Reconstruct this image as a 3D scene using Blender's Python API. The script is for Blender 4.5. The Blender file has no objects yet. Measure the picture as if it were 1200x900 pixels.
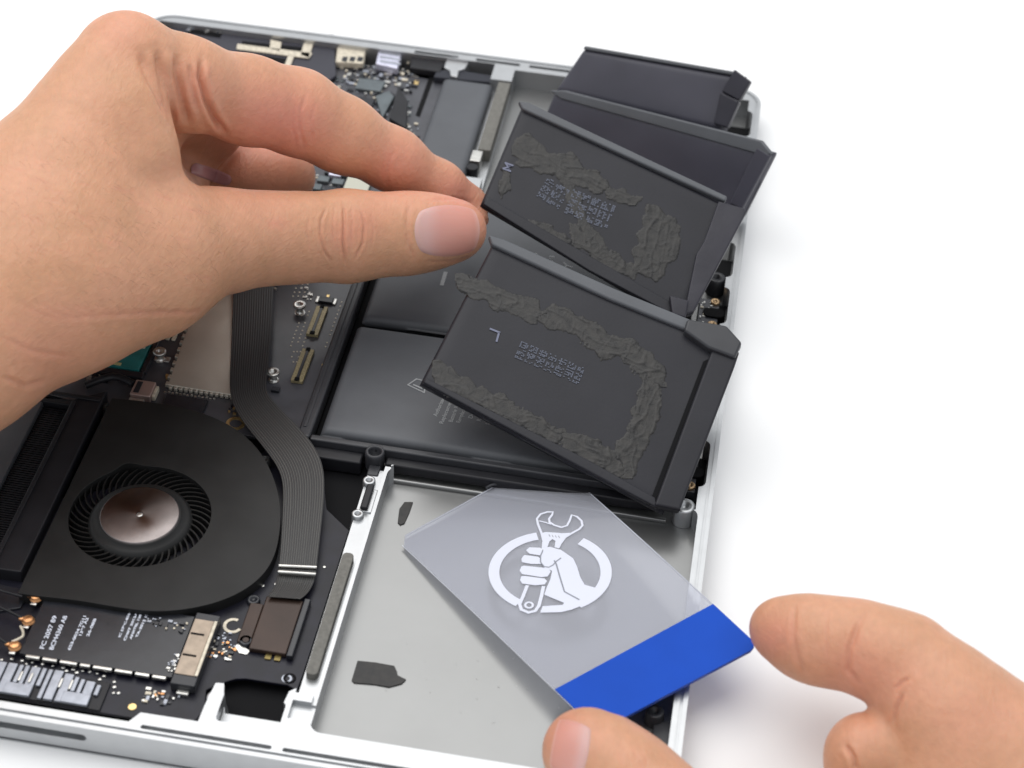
import bpy, bmesh, math, random
import numpy as np
from mathutils import Vector, Matrix
from mathutils.bvhtree import BVHTree
from mathutils import noise as mnoise
random.seed(7); rng = np.random.default_rng(7)

# ------------------------------------------------------------------ camera
SC = bpy.context.scene
COL = SC.collection
FPX = 2306.056
_r = [-0.84668972, 0.04815353, -0.16148931]
_t = np.array([-0.17892471, -0.07003886, -0.4715883])
cx, sx, cy, sy, cz, sz = [f(a) for a in _r for f in (math.cos, math.sin)]
RM = (np.array([[1, 0, 0], [0, cx, -sx], [0, sx, cx]]) @ np.array([[cy, 0, sy], [0, 1, 0], [-sy, 0, cy]])
      @ np.array([[cz, -sz, 0], [sz, cz, 0], [0, 0, 1]]))
CP = -RM.T @ _t
cam_d = bpy.data.cameras.new('camera'); cam = bpy.data.objects.new('camera', cam_d); COL.objects.link(cam)
M4 = Matrix.Identity(4)
for i in range(3):
    for j in range(3):
        M4[i][j] = RM.T[i, j]
    M4[i][3] = CP[i]
cam.matrix_world = M4
cam_d.sensor_fit = 'HORIZONTAL'; cam_d.sensor_width = 36; cam_d.lens = FPX / 1200 * 36
cam_d.clip_start = 0.02; cam_d.clip_end = 50
cam_d.dof.use_dof = True; cam_d.dof.focus_distance = 0.545; cam_d.dof.aperture_fstop = 18
SC.camera = cam

# ------------------------------------------------------------------ light
SC.view_settings.view_transform = 'Standard'; SC.view_settings.look = 'None'
SC.view_settings.exposure = 0.30; SC.view_settings.gamma = 1.0; SC.view_settings.use_curve_mapping = False
W = bpy.data.worlds.new('World'); SC.world = W; W.use_nodes = True
bg = W.node_tree.nodes['Background']; bg.inputs[0].default_value = (0.93, 0.96, 1.0, 1); bg.inputs[1].default_value = 0.62

def softbox(name, loc, target, sx_, sy_, watt, col=(1, 1, 1)):
    l = bpy.data.lights.new(name, 'AREA'); l.shape = 'RECTANGLE'; l.size = sx_; l.size_y = sy_
    l.energy = watt; l.color = col
    o = bpy.data.objects.new(name, l); COL.objects.link(o)
    o.location = loc
    o.rotation_euler = (Vector(target) - Vector(loc)).to_track_quat('-Z', 'Y').to_euler()
    return o
softbox('studio_softbox', (-0.12, 0.42, 1.10), (0.11, 0.20, 0), 1.5, 1.2, 10.5, (1, 0.985, 0.96))

# ------------------------------------------------------------------ helpers
def ray(x, y):
    return RM.T @ np.array([(x - 600) / FPX, -(y - 450) / FPX, -1.0])
def Q(x, y, z=0.0):            # point of the photo on the horizontal plane z
    d = ray(x, y); return Vector(CP + d * ((z - CP[2]) / d[2]))
def DP(x, y, dep):             # point of the photo at a given distance
    return Vector(CP + ray(x, y) * dep)
def pix(P):                    # numpy (n,3) -> pixels, depth
    c = P @ RM.T + _t
    return 600 - FPX * c[:, 0] / c[:, 2], 450 + FPX * c[:, 1] / c[:, 2], -c[:, 2]
mm = 0.001

def N(nt, typ, **kw):
    n = nt.nodes.new(typ)
    for k, v in kw.items():
        if k in n.inputs.keys(): n.inputs[k].default_value = v
        else: setattr(n, k, v)
    return n
def mat(name, col, rough=0.5, metal=0.0, var=0.0, vscale=60, bump=0.0, bscale=400, spec=0.5, rvar=0.0,
        coat=0.0, stretch=None, aniso=0.0, col2=None, bdist=0.0002, bump2=0.0, b2scale=30, detail=4):
    m = bpy.data.materials.new(name); m.use_nodes = True; nt = m.node_tree
    b = nt.nodes['Principled BSDF']
    b.inputs['Base Color'].default_value = (*col, 1); b.inputs['Roughness'].default_value = rough
    b.inputs['Metallic'].default_value = metal; b.inputs['Specular IOR Level'].default_value = spec
    if coat: b.inputs['Coat Weight'].default_value = coat; b.inputs['Coat Roughness'].default_value = 0.15
    tc = N(nt, 'ShaderNodeTexCoord'); src = tc.outputs['Object']
    if stretch:
        mp = N(nt, 'ShaderNodeMapping'); mp.inputs['Scale'].default_value = stretch
        nt.links.new(src, mp.inputs[0]); src = mp.outputs[0]
    if var or rvar or col2:
        n1 = N(nt, 'ShaderNodeTexNoise', Scale=vscale, Detail=detail); nt.links.new(src, n1.inputs['Vector'])
        if var or col2:
            mx = N(nt, 'ShaderNodeMix', data_type='RGBA')
            rr = N(nt, 'ShaderNodeMapRange'); rr.inputs[1].default_value = 0.35; rr.inputs[2].default_value = 0.65
            nt.links.new(n1.outputs['Fac'], rr.inputs[0]); nt.links.new(rr.outputs[0], mx.inputs[0])
            c2 = col2 or tuple(min(1, c * (1 + var)) for c in col)
            mx.inputs[6].default_value = (*[c * (1 - var) for c in col], 1); mx.inputs[7].default_value = (*c2, 1)
            nt.links.new(mx.outputs[2], b.inputs['Base Color'])
        if rvar:
            r2 = N(nt, 'ShaderNodeMapRange'); r2.inputs[3].default_value = max(0.02, rough - rvar); r2.inputs[4].default_value = rough + rvar
            nt.links.new(n1.outputs['Fac'], r2.inputs[0]); nt.links.new(r2.outputs[0], b.inputs['Roughness'])
    if bump:
        n2 = N(nt, 'ShaderNodeTexNoise', Scale=bscale, Detail=3); nt.links.new(src, n2.inputs['Vector'])
        bp = N(nt, 'ShaderNodeBump', Strength=bump, Distance=bdist); nt.links.new(n2.outputs['Fac'], bp.inputs['Height'])
        nt.links.new(bp.outputs[0], b.inputs['Normal'])
        if bump2:
            n3 = N(nt, 'ShaderNodeTexNoise', Scale=b2scale, Detail=1); nt.links.new(src, n3.inputs['Vector'])
            b3 = N(nt, 'ShaderNodeBump', Strength=bump2, Distance=0.001); nt.links.new(n3.outputs['Fac'], b3.inputs['Height'])
            nt.links.new(bp.outputs[0], b3.inputs['Normal']); nt.links.new(b3.outputs[0], b.inputs['Normal'])
    return m

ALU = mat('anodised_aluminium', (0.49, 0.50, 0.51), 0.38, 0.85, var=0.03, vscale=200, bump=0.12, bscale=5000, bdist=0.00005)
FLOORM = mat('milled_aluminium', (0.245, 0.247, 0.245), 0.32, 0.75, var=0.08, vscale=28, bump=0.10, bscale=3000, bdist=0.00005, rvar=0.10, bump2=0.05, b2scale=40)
BLACKP = mat('black_plastic', (0.014, 0.014, 0.017), 0.42, spec=0.3, var=0.15, vscale=150, bump=0.15, bscale=2500, bdist=0.00005)
FRAMEP = mat('dark_grey_plastic', (0.034, 0.035, 0.040), 0.36, spec=0.4, var=0.1, vscale=120, bump=0.1, bscale=2500, bdist=0.00005)
FANM = mat('fan_plastic', (0.014, 0.014, 0.014), 0.46, spec=0.28, var=0.2, vscale=90, bump=0.25, bscale=3500, bdist=0.00005, bump2=0.06, b2scale=25)
VOID = mat('matte_black', (0.004, 0.004, 0.005), 0.7, spec=0.15, var=0.2)
PCB = mat('dark_blue_circuit_board', (0.007, 0.007, 0.014), 0.40, var=0.3, vscale=180, bump=0.1, bscale=1800, bdist=0.00006, spec=0.35)
PCBG = mat('sheen_grey_circuit_board', (0.052, 0.053, 0.063), 0.42, var=0.15, vscale=150, bump=0.12, bscale=1800, bdist=0.00006, coat=0.3)  # greyer copy of the dark board; its light reflection painted into the colour
CELL = mat('glued_cell_pouch', (0.082, 0.087, 0.097), 0.52, var=0.08, vscale=60, bump=0.1, bscale=1500, bump2=0.10, b2scale=45, stretch=(1, 1, 1))  # lighter than the lifted pouches; reflected light mixed into the base colour
CELLB = mat('lifted_cell_pouch', (0.017, 0.017, 0.022), 0.44, spec=0.28, var=0.10, vscale=60, bump=0.12, bscale=1200, bump2=0.16, b2scale=60)
CELLC = mat('violet_grey_cell_pouch', (0.048, 0.047, 0.063), 0.45, spec=0.4, var=0.08, vscale=60, bump=0.1, bscale=1200, bump2=0.12, b2scale=40)
GLUE = mat('torn_adhesive', (0.019, 0.0185, 0.019), 0.40, var=0.30, vscale=500, bump=0.30, bscale=3000, bdist=0.0002, rvar=0.22, spec=0.33, col2=(0.036, 0.034, 0.032), detail=8)
RUBBER = mat('grey_foam_strip', (0.155, 0.150, 0.135), 0.8, var=0.12, vscale=900, bump=0.4, bscale=2500)
NICKEL = mat('nickel_silver_can', (0.60, 0.56, 0.49), 0.40, 0.65, var=0.05, vscale=90, bump=0.1, bscale=900, bump2=0.25, b2scale=110)
BRONZE = mat('bronze_shield', (0.038, 0.022, 0.016), 0.40, 0.3, var=0.2, vscale=90, bump=0.2, bscale=3000)
SILVER = mat('bright_solder', (0.62, 0.61, 0.58), 0.30, 0.9, var=0.1, vscale=500)
PINK = mat('rose_steel_disc', (0.22, 0.195, 0.19), 0.27, 1.0, var=0.1, vscale=200)
GOLD = mat('gold_plating', (0.75, 0.55, 0.25), 0.35, 0.9, var=0.15, vscale=500)
COPPER = mat('copper_connector', (0.62, 0.31, 0.14), 0.32, 0.85, var=0.2, vscale=600)
BEIGE = mat('beige_connector_plastic', (0.42, 0.33, 0.25), 0.5, var=0.12, vscale=500, bump=0.1)
CREAM = mat('cream_connector', (0.62, 0.56, 0.45), 0.45, 0.2, var=0.15, vscale=700)
LILAC = mat('lilac_metal_shell', (0.62, 0.62, 0.74), 0.4, 0.5, var=0.08, vscale=500)
GREYM = mat('grey_shield_fingers', (0.36, 0.38, 0.43), 0.42, 0.6, var=0.1, vscale=500, bump=0.1)
GREEN = mat('teal_chip_substrate', (0.02, 0.17, 0.17), 0.35, var=0.15, vscale=300)
CHIP = mat('black_chip', (0.016, 0.017, 0.022), 0.28, var=0.15, vscale=300, bump=0.1)
CHIPG = mat('slate_chip', (0.10, 0.12, 0.13), 0.4, var=0.15, vscale=300)
WHITEINK = mat('pale_ink', (0.66, 0.69, 0.78), 0.6, var=0.2, vscale=2500)
DIMINK = mat('dim_ink', (0.085, 0.095, 0.13), 0.6, var=0.45, vscale=3000)
GREYINK = mat('grey_ink', (0.30, 0.31, 0.32), 0.6, var=0.2, vscale=2500)
BLUE = mat('blue_tape', (0.005, 0.066, 0.45), 0.55, spec=0.15, var=0.04, vscale=60, bump=0.08, bscale=900)
TABLEM = mat('white_studio_paper', (0.86, 0.86, 0.86), 0.75, var=0.01, vscale=20, bump=0.05, bscale=400)
TAPE = mat('black_tape', (0.024, 0.023, 0.032), 0.34, spec=0.3, var=0.1, vscale=100, bump=0.15, bscale=800, bump2=0.2, b2scale=120)

# ribbon cable: fine traces run along the strip (uv.x goes across it)
CABLE = bpy.data.materials.new('ribbon_cable'); CABLE.use_nodes = True
nt = CABLE.node_tree; b = nt.nodes['Principled BSDF']
uv = N(nt, 'ShaderNodeUVMap'); sp = N(nt, 'ShaderNodeSeparateXYZ'); nt.links.new(uv.outputs[0], sp.inputs[0])
m1 = N(nt, 'ShaderNodeMath', operation='MULTIPLY'); m1.inputs[1].default_value = 2 * math.pi * 17; nt.links.new(sp.outputs[0], m1.inputs[0])
m2 = N(nt, 'ShaderNodeMath', operation='SINE'); nt.links.new(m1.outputs[0], m2.inputs[0])
rp = N(nt, 'ShaderNodeMapRange'); rp.inputs[1].default_value = 0.1; rp.inputs[2].default_value = 0.9; nt.links.new(m2.outputs[0], rp.inputs[0])
ns = N(nt, 'ShaderNodeTexNoise', Scale=9, Detail=1); cmb = N(nt, 'ShaderNodeCombineXYZ'); nt.links.new(sp.outputs[0], cmb.inputs[0]); nt.links.new(cmb.outputs[0], ns.inputs['Vector'])
mu = N(nt, 'ShaderNodeMath', operation='MULTIPLY'); nt.links.new(rp.outputs[0], mu.inputs[0]); nt.links.new(ns.outputs['Fac'], mu.inputs[1])
# only the lower run shows its traces: fade in along the strip
vr = N(nt, 'ShaderNodeMapRange'); vr.inputs[1].default_value = 0.22; vr.inputs[2].default_value = 0.5; nt.links.new(sp.outputs[1], vr.inputs[0])
mv = N(nt, 'ShaderNodeMath', operation='MULTIPLY'); nt.links.new(mu.outputs[0], mv.inputs[0]); nt.links.new(vr.outputs[0], mv.inputs[1])
mx = N(nt, 'ShaderNodeMix', data_type='RGBA'); nt.links.new(mv.outputs[0], mx.inputs[0])
mx.inputs[6].default_value = (0.013, 0.013, 0.014, 1); mx.inputs[7].default_value = (0.105, 0.10, 0.09, 1)
nt.links.new(mx.outputs[2], b.inputs['Base Color']); b.inputs['Roughness'].default_value = 0.42
bp = N(nt, 'ShaderNodeBump', Strength=0.35, Distance=0.0001); nt.links.new(m2.outputs[0], bp.inputs['Height']); nt.links.new(bp.outputs[0], b.inputs['Normal'])

def meta(o, label=None, cat=None, group=None, kind=None):
    if label: o['label'] = label
    if cat: o['category'] = cat
    if group: o['group'] = group
    if kind: o['kind'] = kind
    return o
def empty(name, loc, label, cat, group=None):
    o = bpy.data.objects.new(name, None); COL.objects.link(o); o.location = loc; o.empty_display_size = 0.01
    bpy.context.view_layer.update()
    return meta(o, label, cat, group)
def link(name, me, m, parent=None):
    o = bpy.data.objects.new(name, me); COL.objects.link(o)
    if m is not None and not me.materials: me.materials.append(m)
    if parent is not None:
        o.parent = parent
        inv = Matrix.Identity(4)
        p = parent
        tot = Vector((0, 0, 0))
        while p is not None: tot += Vector(p.location); p = p.parent
        o.matrix_parent_inverse = Matrix.Translation(-tot)
        if parent.type == 'MESH' and parent.parent is not None:
            # parent mesh sits at the world origin already
            o.matrix_parent_inverse = Matrix.Identity(4)
    return o
def bevel(o, w, seg=2, ang=40):
    b = o.modifiers.new('bevel', 'BEVEL'); b.width = w; b.segments = seg; b.limit_method = 'ANGLE'; b.angle_limit = math.radians(ang)
    b.harden_normals = False
    for p in o.data.polygons: p.use_smooth = True
    w_ = o.modifiers.new('normals', 'WEIGHTED_NORMAL'); w_.keep_sharp = True
    return o
def bm_prism(bm, pts, z0, z1):
    bot = [bm.verts.new((p[0], p[1], z0)) for p in pts]; top = [bm.verts.new((p[0], p[1], z1)) for p in pts]
    n = len(pts)
    bm.faces.new(top); bm.faces.new(list(reversed(bot)))
    for i in range(n): bm.faces.new((bot[i], bot[(i + 1) % n], top[(i + 1) % n], top[i]))
def fin(bm):
    bmesh.ops.recalc_face_normals(bm, faces=bm.faces[:])
    me = bpy.data.meshes.new('m'); bm.to_mesh(me); bm.free(); return me
def prism(name, pts, z0, z1, m, parent=None, bev=0.0, seg=2):   # pts metres, z metres
    a = sum(pts[i][0] * pts[(i + 1) % len(pts)][1] - pts[(i + 1) % len(pts)][0] * pts[i][1] for i in range(len(pts)))
    if a < 0: pts = list(reversed(pts))
    bm = bmesh.new(); bm_prism(bm, pts, z0, z1); me = fin(bm); me.name = name
    o = link(name, me, m, parent)
    if bev: bevel(o, bev, seg)
    return o
def box(name, x0, y0, x1, y1, z0, z1, m, parent=None, bev=0.15, seg=2):   # millimetres
    return prism(name, [(x0 * mm, y0 * mm), (x1 * mm, y0 * mm), (x1 * mm, y1 * mm), (x0 * mm, y1 * mm)], z0 * mm, z1 * mm, m, parent, bev * mm, seg)
def circ(cx_, cy_, r, n=32, a0=0, a1=360):
    return [(cx_ + r * math.cos(math.radians(a0 + (a1 - a0) * i / n)), cy_ + r * math.sin(math.radians(a0 + (a1 - a0) * i / n))) for i in range(n)]
def cyl(name, x, y, r, z0, z1, m, parent=None, bev=0.1, n=28):
    return prism(name, [(a * mm, c * mm) for a, c in circ(x, y, r, n)], z0 * mm, z1 * mm, m, parent, bev * mm)
def pxpoly(name, px, zt, th, m, parent=None, bev=0.15):    # photo outline on plane zt (mm), thickness th (mm)
    return prism(name, [tuple(Q(a, c, zt * mm)[:2]) for a, c in px], (zt - th) * mm, zt * mm, m, parent, bev * mm)
def lathe(name, prof, x, y, m, parent=None, n=48):     # prof (r,z) mm
    bm = bmesh.new(); rings = []
    for r, z in prof:
        rings.append([bm.verts.new(((x + r * math.cos(2 * math.pi * i / n)) * mm, (y + r * math.sin(2 * math.pi * i / n)) * mm, z * mm)) for i in range(n)] if r > 1e-6 else [bm.verts.new((x * mm, y * mm, z * mm))])
    for a, c in zip(rings, rings[1:]):
        for i in range(n):
            j = (i + 1) % n
            if len(a) == 1 and len(c) == 1: continue
            if len(a) == 1: bm.faces.new((a[0], c[i], c[j]))
            elif len(c) == 1: bm.faces.new((a[i], a[j], c[0]))
            else: bm.faces.new((a[i], a[j], c[j], c[i]))
    me = fin(bm); me.name = name
    for p in me.polygons: p.use_smooth = True
    return link(name, me, m, parent)
def rrect(x0, y0, x1, y1, r, n=6):
    o = []
    for cx_, cy_, a in ((x1 - r, y1 - r, 0), (x0 + r, y1 - r, 90), (x0 + r, y0 + r, 180), (x1 - r, y0 + r, 270)):
        for i in range(n + 1): o.append((cx_ + r * math.cos(math.radians(a + 90 * i / n)), cy_ + r * math.sin(math.radians(a + 90 * i / n))))
    return o
def tube(name, pts, r, m, parent=None):     # pts metres
    cu = bpy.data.curves.new('c', 'CURVE'); cu.dimensions = '3D'; cu.bevel_depth = r; cu.bevel_resolution = 3; cu.use_fill_caps = True
    s = cu.splines.new('NURBS'); s.points.add(len(pts) - 1); s.use_endpoint_u = True; s.order_u = 3
    for i, p in enumerate(pts): s.points[i].co = (*p, 1)
    t = bpy.data.objects.new('t', cu); COL.objects.link(t); bpy.context.view_layer.update()
    me = bpy.data.meshes.new_from_object(t.evaluated_get(bpy.context.evaluated_depsgraph_get())); bpy.data.objects.remove(t)
    me.materials.clear(); me.name = name
    for p in me.polygons: p.use_smooth = True
    return link(name, me, m, parent)
def text(name, s, org, xdir, up, size, m, parent=None, spacing=1.0, wide=1.0):
    cu = bpy.data.curves.new('c', 'FONT'); cu.body = s; cu.size = size; cu.extrude = 0.00002; cu.offset = 0.00003; cu.space_character = spacing
    t = bpy.data.objects.new('t', cu); COL.objects.link(t); bpy.context.view_layer.update()
    me = bpy.data.meshes.new_from_object(t.evaluated_get(bpy.context.evaluated_depsgraph_get())); bpy.data.objects.remove(t)
    xd = Vector(xdir).normalized(); n = Vector(up).normalized(); yd = n.cross(xd)
    Mx = Matrix.Identity(4)
    for i in range(3): Mx[i][0] = xd[i] * wide; Mx[i][1] = yd[i]; Mx[i][2] = n[i]; Mx[i][3] = Vector(org)[i]
    me.transform(Mx); me.materials.clear(); me.name = name
    return link(name, me, m, parent)
def joined_boxes(name, lst, m, parent, stuff=True):   # list of (x,y,w,d,z0,z1,rot) mm
    bm = bmesh.new()
    for x, y, w, d, z0, z1, a in lst:
        ca, sa = math.cos(a), math.sin(a)
        bm_prism(bm, [((x + u * ca - v * sa) * mm, (y + u * sa + v * ca) * mm) for u, v in ((-w / 2, -d / 2), (w / 2, -d / 2), (w / 2, d / 2), (-w / 2, d / 2))], z0 * mm, z1 * mm)
    o = link(name, fin(bm), m, parent)
    if stuff: o['kind'] = 'stuff'
    return o
def boolean(o, cutters):
    for c in cutters:
        md = o.modifiers.new('b', 'BOOLEAN'); md.operation = 'DIFFERENCE'; md.solver = 'EXACT'; md.object = c
    bpy.context.view_layer.update()
    me = bpy.data.meshes.new_from_object(o.evaluated_get(bpy.context.evaluated_depsgraph_get()))
    o.modifiers.clear(); o.data = me
    for c in cutters: bpy.data.objects.remove(c)
    return o
def P2(pts): return [(x * mm, y * mm) for x, y in pts]

# ------------------------------------------------------------------ table
TZ = -9.6
bm = bmesh.new()
bmesh.ops.create_grid(bm, x_segments=1, y_segments=1, size=3.0)
tb = link('table_surface', fin(bm), TABLEM); tb.location = (0, 1.0, TZ * mm); meta(tb, kind='structure')

# ------------------------------------------------------------------ laptop
LAP = empty('laptop', (0.1095, 0.157, TZ * mm), 'opened silver laptop lying upside down on the white table, bottom cover off', 'laptop')
case = prism('lower_case', P2(rrect(0, 0, 219, 314, 9.5, 8)), TZ * mm + 0.00005, 0, ALU, LAP)
cut = []
# near-left equipment well (fan, boards), deep
cut.append(prism('k', P2([(4, 4.0), (88.6, 4.0), (90.6, 7.2), (104.6, 7.3), (104.8, 12.4), (105.5, 19.5), (107.5, 19.8), (109, 14.2), (122.8, 14.2), (123.5, 20.5), (125.2, 22), (125.2, 308.8), (4, 308.8)]), -7.6 * mm, 2 * mm, None))
# pocket by the near rim between the two screw bosses
cut.append(prism('k', P2(rrect(108.4, 8.4, 123.8, 17, 1.2, 3)), -4.3 * mm, 2.1 * mm, None))
# bare near bay
cut.append(prism('k', P2(rrect(130.7, 9.6, 215.6, 103.6, 3.2, 5)), -7.1 * mm, 2 * mm, None))
# middle and far bays
cut.append(prism('k', P2([(125.1, 103.0), (214.8, 103.0), (214.8, 306.5), (132.6, 306.5), (132.6, 210), (125.1, 210)]), -7.1 * mm, 2.2 * mm, None))
cut.append(prism('k', P2([(124.9, 240), (133, 240), (133, 299), (124.9, 299)]), -5 * mm, 2.3 * mm, None))
# wells along the right rim
for a, c in ((183, 201), (112, 131), (206, 224), (284, 300)):
    cut.append(prism('k', P2(rrect(207, a, 216.6, c, 2.2, 4)), -7.3 * mm, 2.4 * mm, None))
# step for the bottom cover around the rim
bm = bmesh.new()
o_, i_ = P2(rrect(1.15, 1.15, 217.85, 312.85, 8.5, 8)), P2(rrect(1.95, 1.95, 217.05, 312.05, 7.8, 8))
vo0 = [bm.verts.new((*p, -0.0006)) for p in o_]; vi0 = [bm.verts.new((*p, -0.0006)) for p in i_]
vo1 = [bm.verts.new((*p, 0.001)) for p in o_]; vi1 = [bm.verts.new((*p, 0.001)) for p in i_]
n = len(o_)
for i in range(n):
    j = (i + 1) % n
    bm.faces.new((vo0[i], vo0[j], vi0[j], vi0[i])); bm.faces.new((vo1[i], vi1[i], vi1[j], vo1[j]))
    bm.faces.new((vo0[i], vo1[i], vo1[j], vo0[j])); bm.faces.new((vi0[i], vi0[j], vi1[j], vi1[i]))
cut.append(link('k', fin(bm), None))
for q in ((125.0, 20.5, 129.7, 103.9, -3.0, 2.6), (129.6, 18, 131.4, 103.8, -1.0, 2.7), (125.0, 12.5, 131.2, 18.2, -1.6, 2.8)):
    cut.append(prism('k', P2([(q[0], q[1]), (q[2], q[1]), (q[2], q[3]), (q[0], q[3])]), q[4] * mm, q[5] * mm, None))
# slots along the near rim, far rim
for a, c in ((91.8, 123.6), (126.2, 160), (163, 196)):
    cut.append(prism('k', P2(rrect(a, 2.55, c, 3.75, 0.55, 4)), -2.2 * mm, 2.5 * mm, None))
for a, c in ((96, 112), (118, 134), (137, 158), (162, 196)):
    cut.append(prism('k', P2(rrect(a, 309.2, c, 310.9, 0.8, 4)), -2.6 * mm, 2.5 * mm, None))
# card slot in the near side wall
bm = bmesh.new(); pts = [(x, z) for x, z in rrect(49.5 * mm, -4.9 * mm, 79.2 * mm, -2.6 * mm, 1.1 * mm, 5)]
f0 = [bm.verts.new((x, -0.001, z)) for x, z in pts]; f1 = [bm.verts.new((x, 0.003, z)) for x, z in pts]
bm.faces.new(f0); bm.faces.new(list(reversed(f1)))
for i in range(len(pts)): bm.faces.new((f0[i], f1[i], f1[(i + 1) % len(pts)], f0[(i + 1) % len(pts)]))
cut.append(link('k', fin(bm), None))
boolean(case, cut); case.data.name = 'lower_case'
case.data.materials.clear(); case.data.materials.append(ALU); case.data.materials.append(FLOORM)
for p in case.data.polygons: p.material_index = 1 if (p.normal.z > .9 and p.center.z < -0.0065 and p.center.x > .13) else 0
bevel(case, 0.28 * mm, 2, 35)
# dark strip stands in for the shade of the display side gap
box('foot_gap_strip', 2, -0.12, 217, 1, -8.9, -8.5, FRAMEP, LAP, 0)
# black liner under the boards
box('case_liner', 4.4, 8.0, 124.9, 308.4, -7.6, -7.45, VOID, LAP, 0)
for a, c in ((183, 201), (112, 131), (206, 224), (284, 300)):
    box('speaker_well', 207.6, a + .6, 216.2, c - .6, -7.3, -6.9, VOID, LAP, 0)
# cable well wall of near bay: bright lip
for x, y, z, r in ((106.2, 16.6, -1.6, 2.2), (126.6, 20.6, -1.9, 1.5), (126.1, 84.5, -1.6, 1.6), (126.4, 97.4, -1.4, 1.7)):
    s = lathe('screw_boss', [(0, z - 1.2), (r * .38, z - 1.2), (r * .42, z), (r * .85, z), (r, z - .2), (r + .15, -5), (r + .6, -7.4)], x, y, ALU, LAP, 28)
box('boss_web', 103.9, 10.2, 108.4, 15.8, -7.4, -2.8, ALU, LAP, 0.6)
box('boss_web', 125.3, 22.2, 128.4, 26.3, -7.4, -3.1, ALU, LAP, 0.6)
box('bay_divider', 125.9, 86.2, 129.6, 95.2, -7.3, -2.4, ALU, LAP, 0.5)
box('divider_clip', 126.3, 86.4, 128.3, 95.5, -2.35, -0.9, BLACKP, LAP, 0.4)
prism('foam_strip', P2(rrect(125.7, 27.4, 128.7, 69.2, 1.2, 4)), -6 * mm, -0.8 * mm, RUBBER, LAP, 0.2 * mm)
box('foam_strip', 128.2, 256.8, 132.4, 298.6, -5, -0.4, RUBBER, LAP, 0.2)
box('divider_clip', 126.6, 250.0, 130.2, 256.2, -5, -0.5, SILVER, LAP, 0.3)
cyl('screw_boss', 128.2, 246.8, 1.9, -5, -0.6, BLACKP, LAP, 0.3)
# post at the far right of the near bay
lathe('screw_boss', [(0, -2.2), (1.1, -2.2), (1.2, -1.0), (2.6, -1.0), (2.9, -1.3), (3.0, -7.0)], 211.8, 105.2, ALU, LAP, 28)
box('bay_lip', 130.9, 103.1, 207.5, 104.4, -7.2, -5.9, FLOORM, LAP, 0.5, 4)
# scraps of adhesive left on the bay floor
def dark_patch(px, z, th, m, parent, name, bev=.08): return pxpoly(name, px, z, th, m, parent, bev)
A1 = pxpoly('adhesive_scrap', [(412, 797), (419, 774), (440, 776), (462, 780), (465, 786), (466, 791), (476, 796), (471, 801), (456, 805), (440, 802), (428, 801), (415, 800)], -6.75, .35, GLUE, None, 0.1)
meta(A1, 'flat torn scrap of dark adhesive on the silver bay floor near the front rim', 'adhesive')
A2 = pxpoly('adhesive_scrap', [(466, 612), (468, 596), (474, 588), (484, 588), (480, 600), (474, 613), (469, 615)], -6.75, .35, GLUE, None, 0.1)
meta(A2, 'small curved dark mark of adhesive on the bay floor left of the plastic card', 'adhesive')

fl = []
rf = random.Random(17)
for _ in range(14):
    q = Q(rf.gauss(560, 60), rf.gauss(815, 26), -6.9 * mm) / mm
    if 134 < q.x < 212 and 12 < q.y < 60: fl.append((q.x, q.y, rf.uniform(.15, .8), rf.uniform(.1, .22), -7.1, -7.04, rf.uniform(0, 3.1)))
for _ in range(12):
    q = Q(rf.uniform(470, 800), rf.uniform(590, 880), -6.9 * mm) / mm
    if 134 < q.x < 212 and 12 < q.y < 99: fl.append((q.x, q.y, rf.uniform(.1, .3), rf.uniform(.1, .2), -7.1, -7.04, rf.uniform(0, 3.1)))
joined_boxes('glue_specks', fl, mat('pale_speck', (0.34, 0.34, 0.33), .4), LAP)
# --- circuit boards
IO = prism('port_board', P2([(20, 8.6), (86.4, 8.7), (100.5, 8.7), (102.9, 11.5), (103.6, 15.5), (102.6, 20.5), (104.9, 22.8), (108.6, 25.3), (111, 25.9), (121.6, 26.0), (124.2, 24.8), (124.5, 30), (124.6, 80.5), (117, 87), (112, 103), (100, 108), (20, 60)]), -5.3 * mm, -4.5 * mm, PCB, LAP, 0.12 * mm)
MB = prism('logic_board', P2([(10, 118), (52, 112), (104.4, 110), (104.8, 231), (108.5, 243), (108.5, 300), (60, 306), (10, 306)]), -5.6 * mm, -4.5 * mm, PCBG, LAP, 0.12 * mm)
box('logic_board_edge', 95.0, 99, 104.5, 109.8, -5.6, -4.6, PCB, LAP, 0.1)
lathe('board_screw', [(0, -4.7), (.9, -4.7), (1.0, -4.35), (1.6, -4.35), (1.6, -4.5)], 121.6, 26.8 + 1.2, VOID, IO, 20)
# ring terminal and pads on the port board
def ring(name, px, z, ro, ri, m, parent, a0=0, a1=360, h=.25):
    c = Q(*px, z * mm); n_ = 30
    bm = bmesh.new(); vs = []
    full = abs(a1 - a0) >= 360
    for i in range(n_ + (0 if full else 1)):
        a = math.radians(a0 + (a1 - a0) * i / n_)
        vs.append([bm.verts.new((c.x + r * mm * math.cos(a), c.y + r * mm * math.sin(a), zz * mm)) for r, zz in ((ro, z - h), (ro, z), (ri, z), (ri, z - h))])
    k = len(vs)
    for i in range(k if full else k - 1):
        a, c2 = vs[i], vs[(i + 1) % k]
        for q in range(4): bm.faces.new((a[q], a[(q + 1) % 4], c2[(q + 1) % 4], c2[q]))
    if not full: bm.faces.new(vs[0]); bm.faces.new(list(reversed(vs[-1])))
    return link(name, fin(bm), m, parent)
ring('ground_ring', (273, 733), -4.3, 2.5, 1.7, CREAM, IO, 70, 340)
ring('ground_ring', (276, 496), -4.3, 2.7, 1.7, GOLD, IO)
ring('board_hole', (336, 795), -4.42, 1.3, .8, GREYM, IO)
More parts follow.
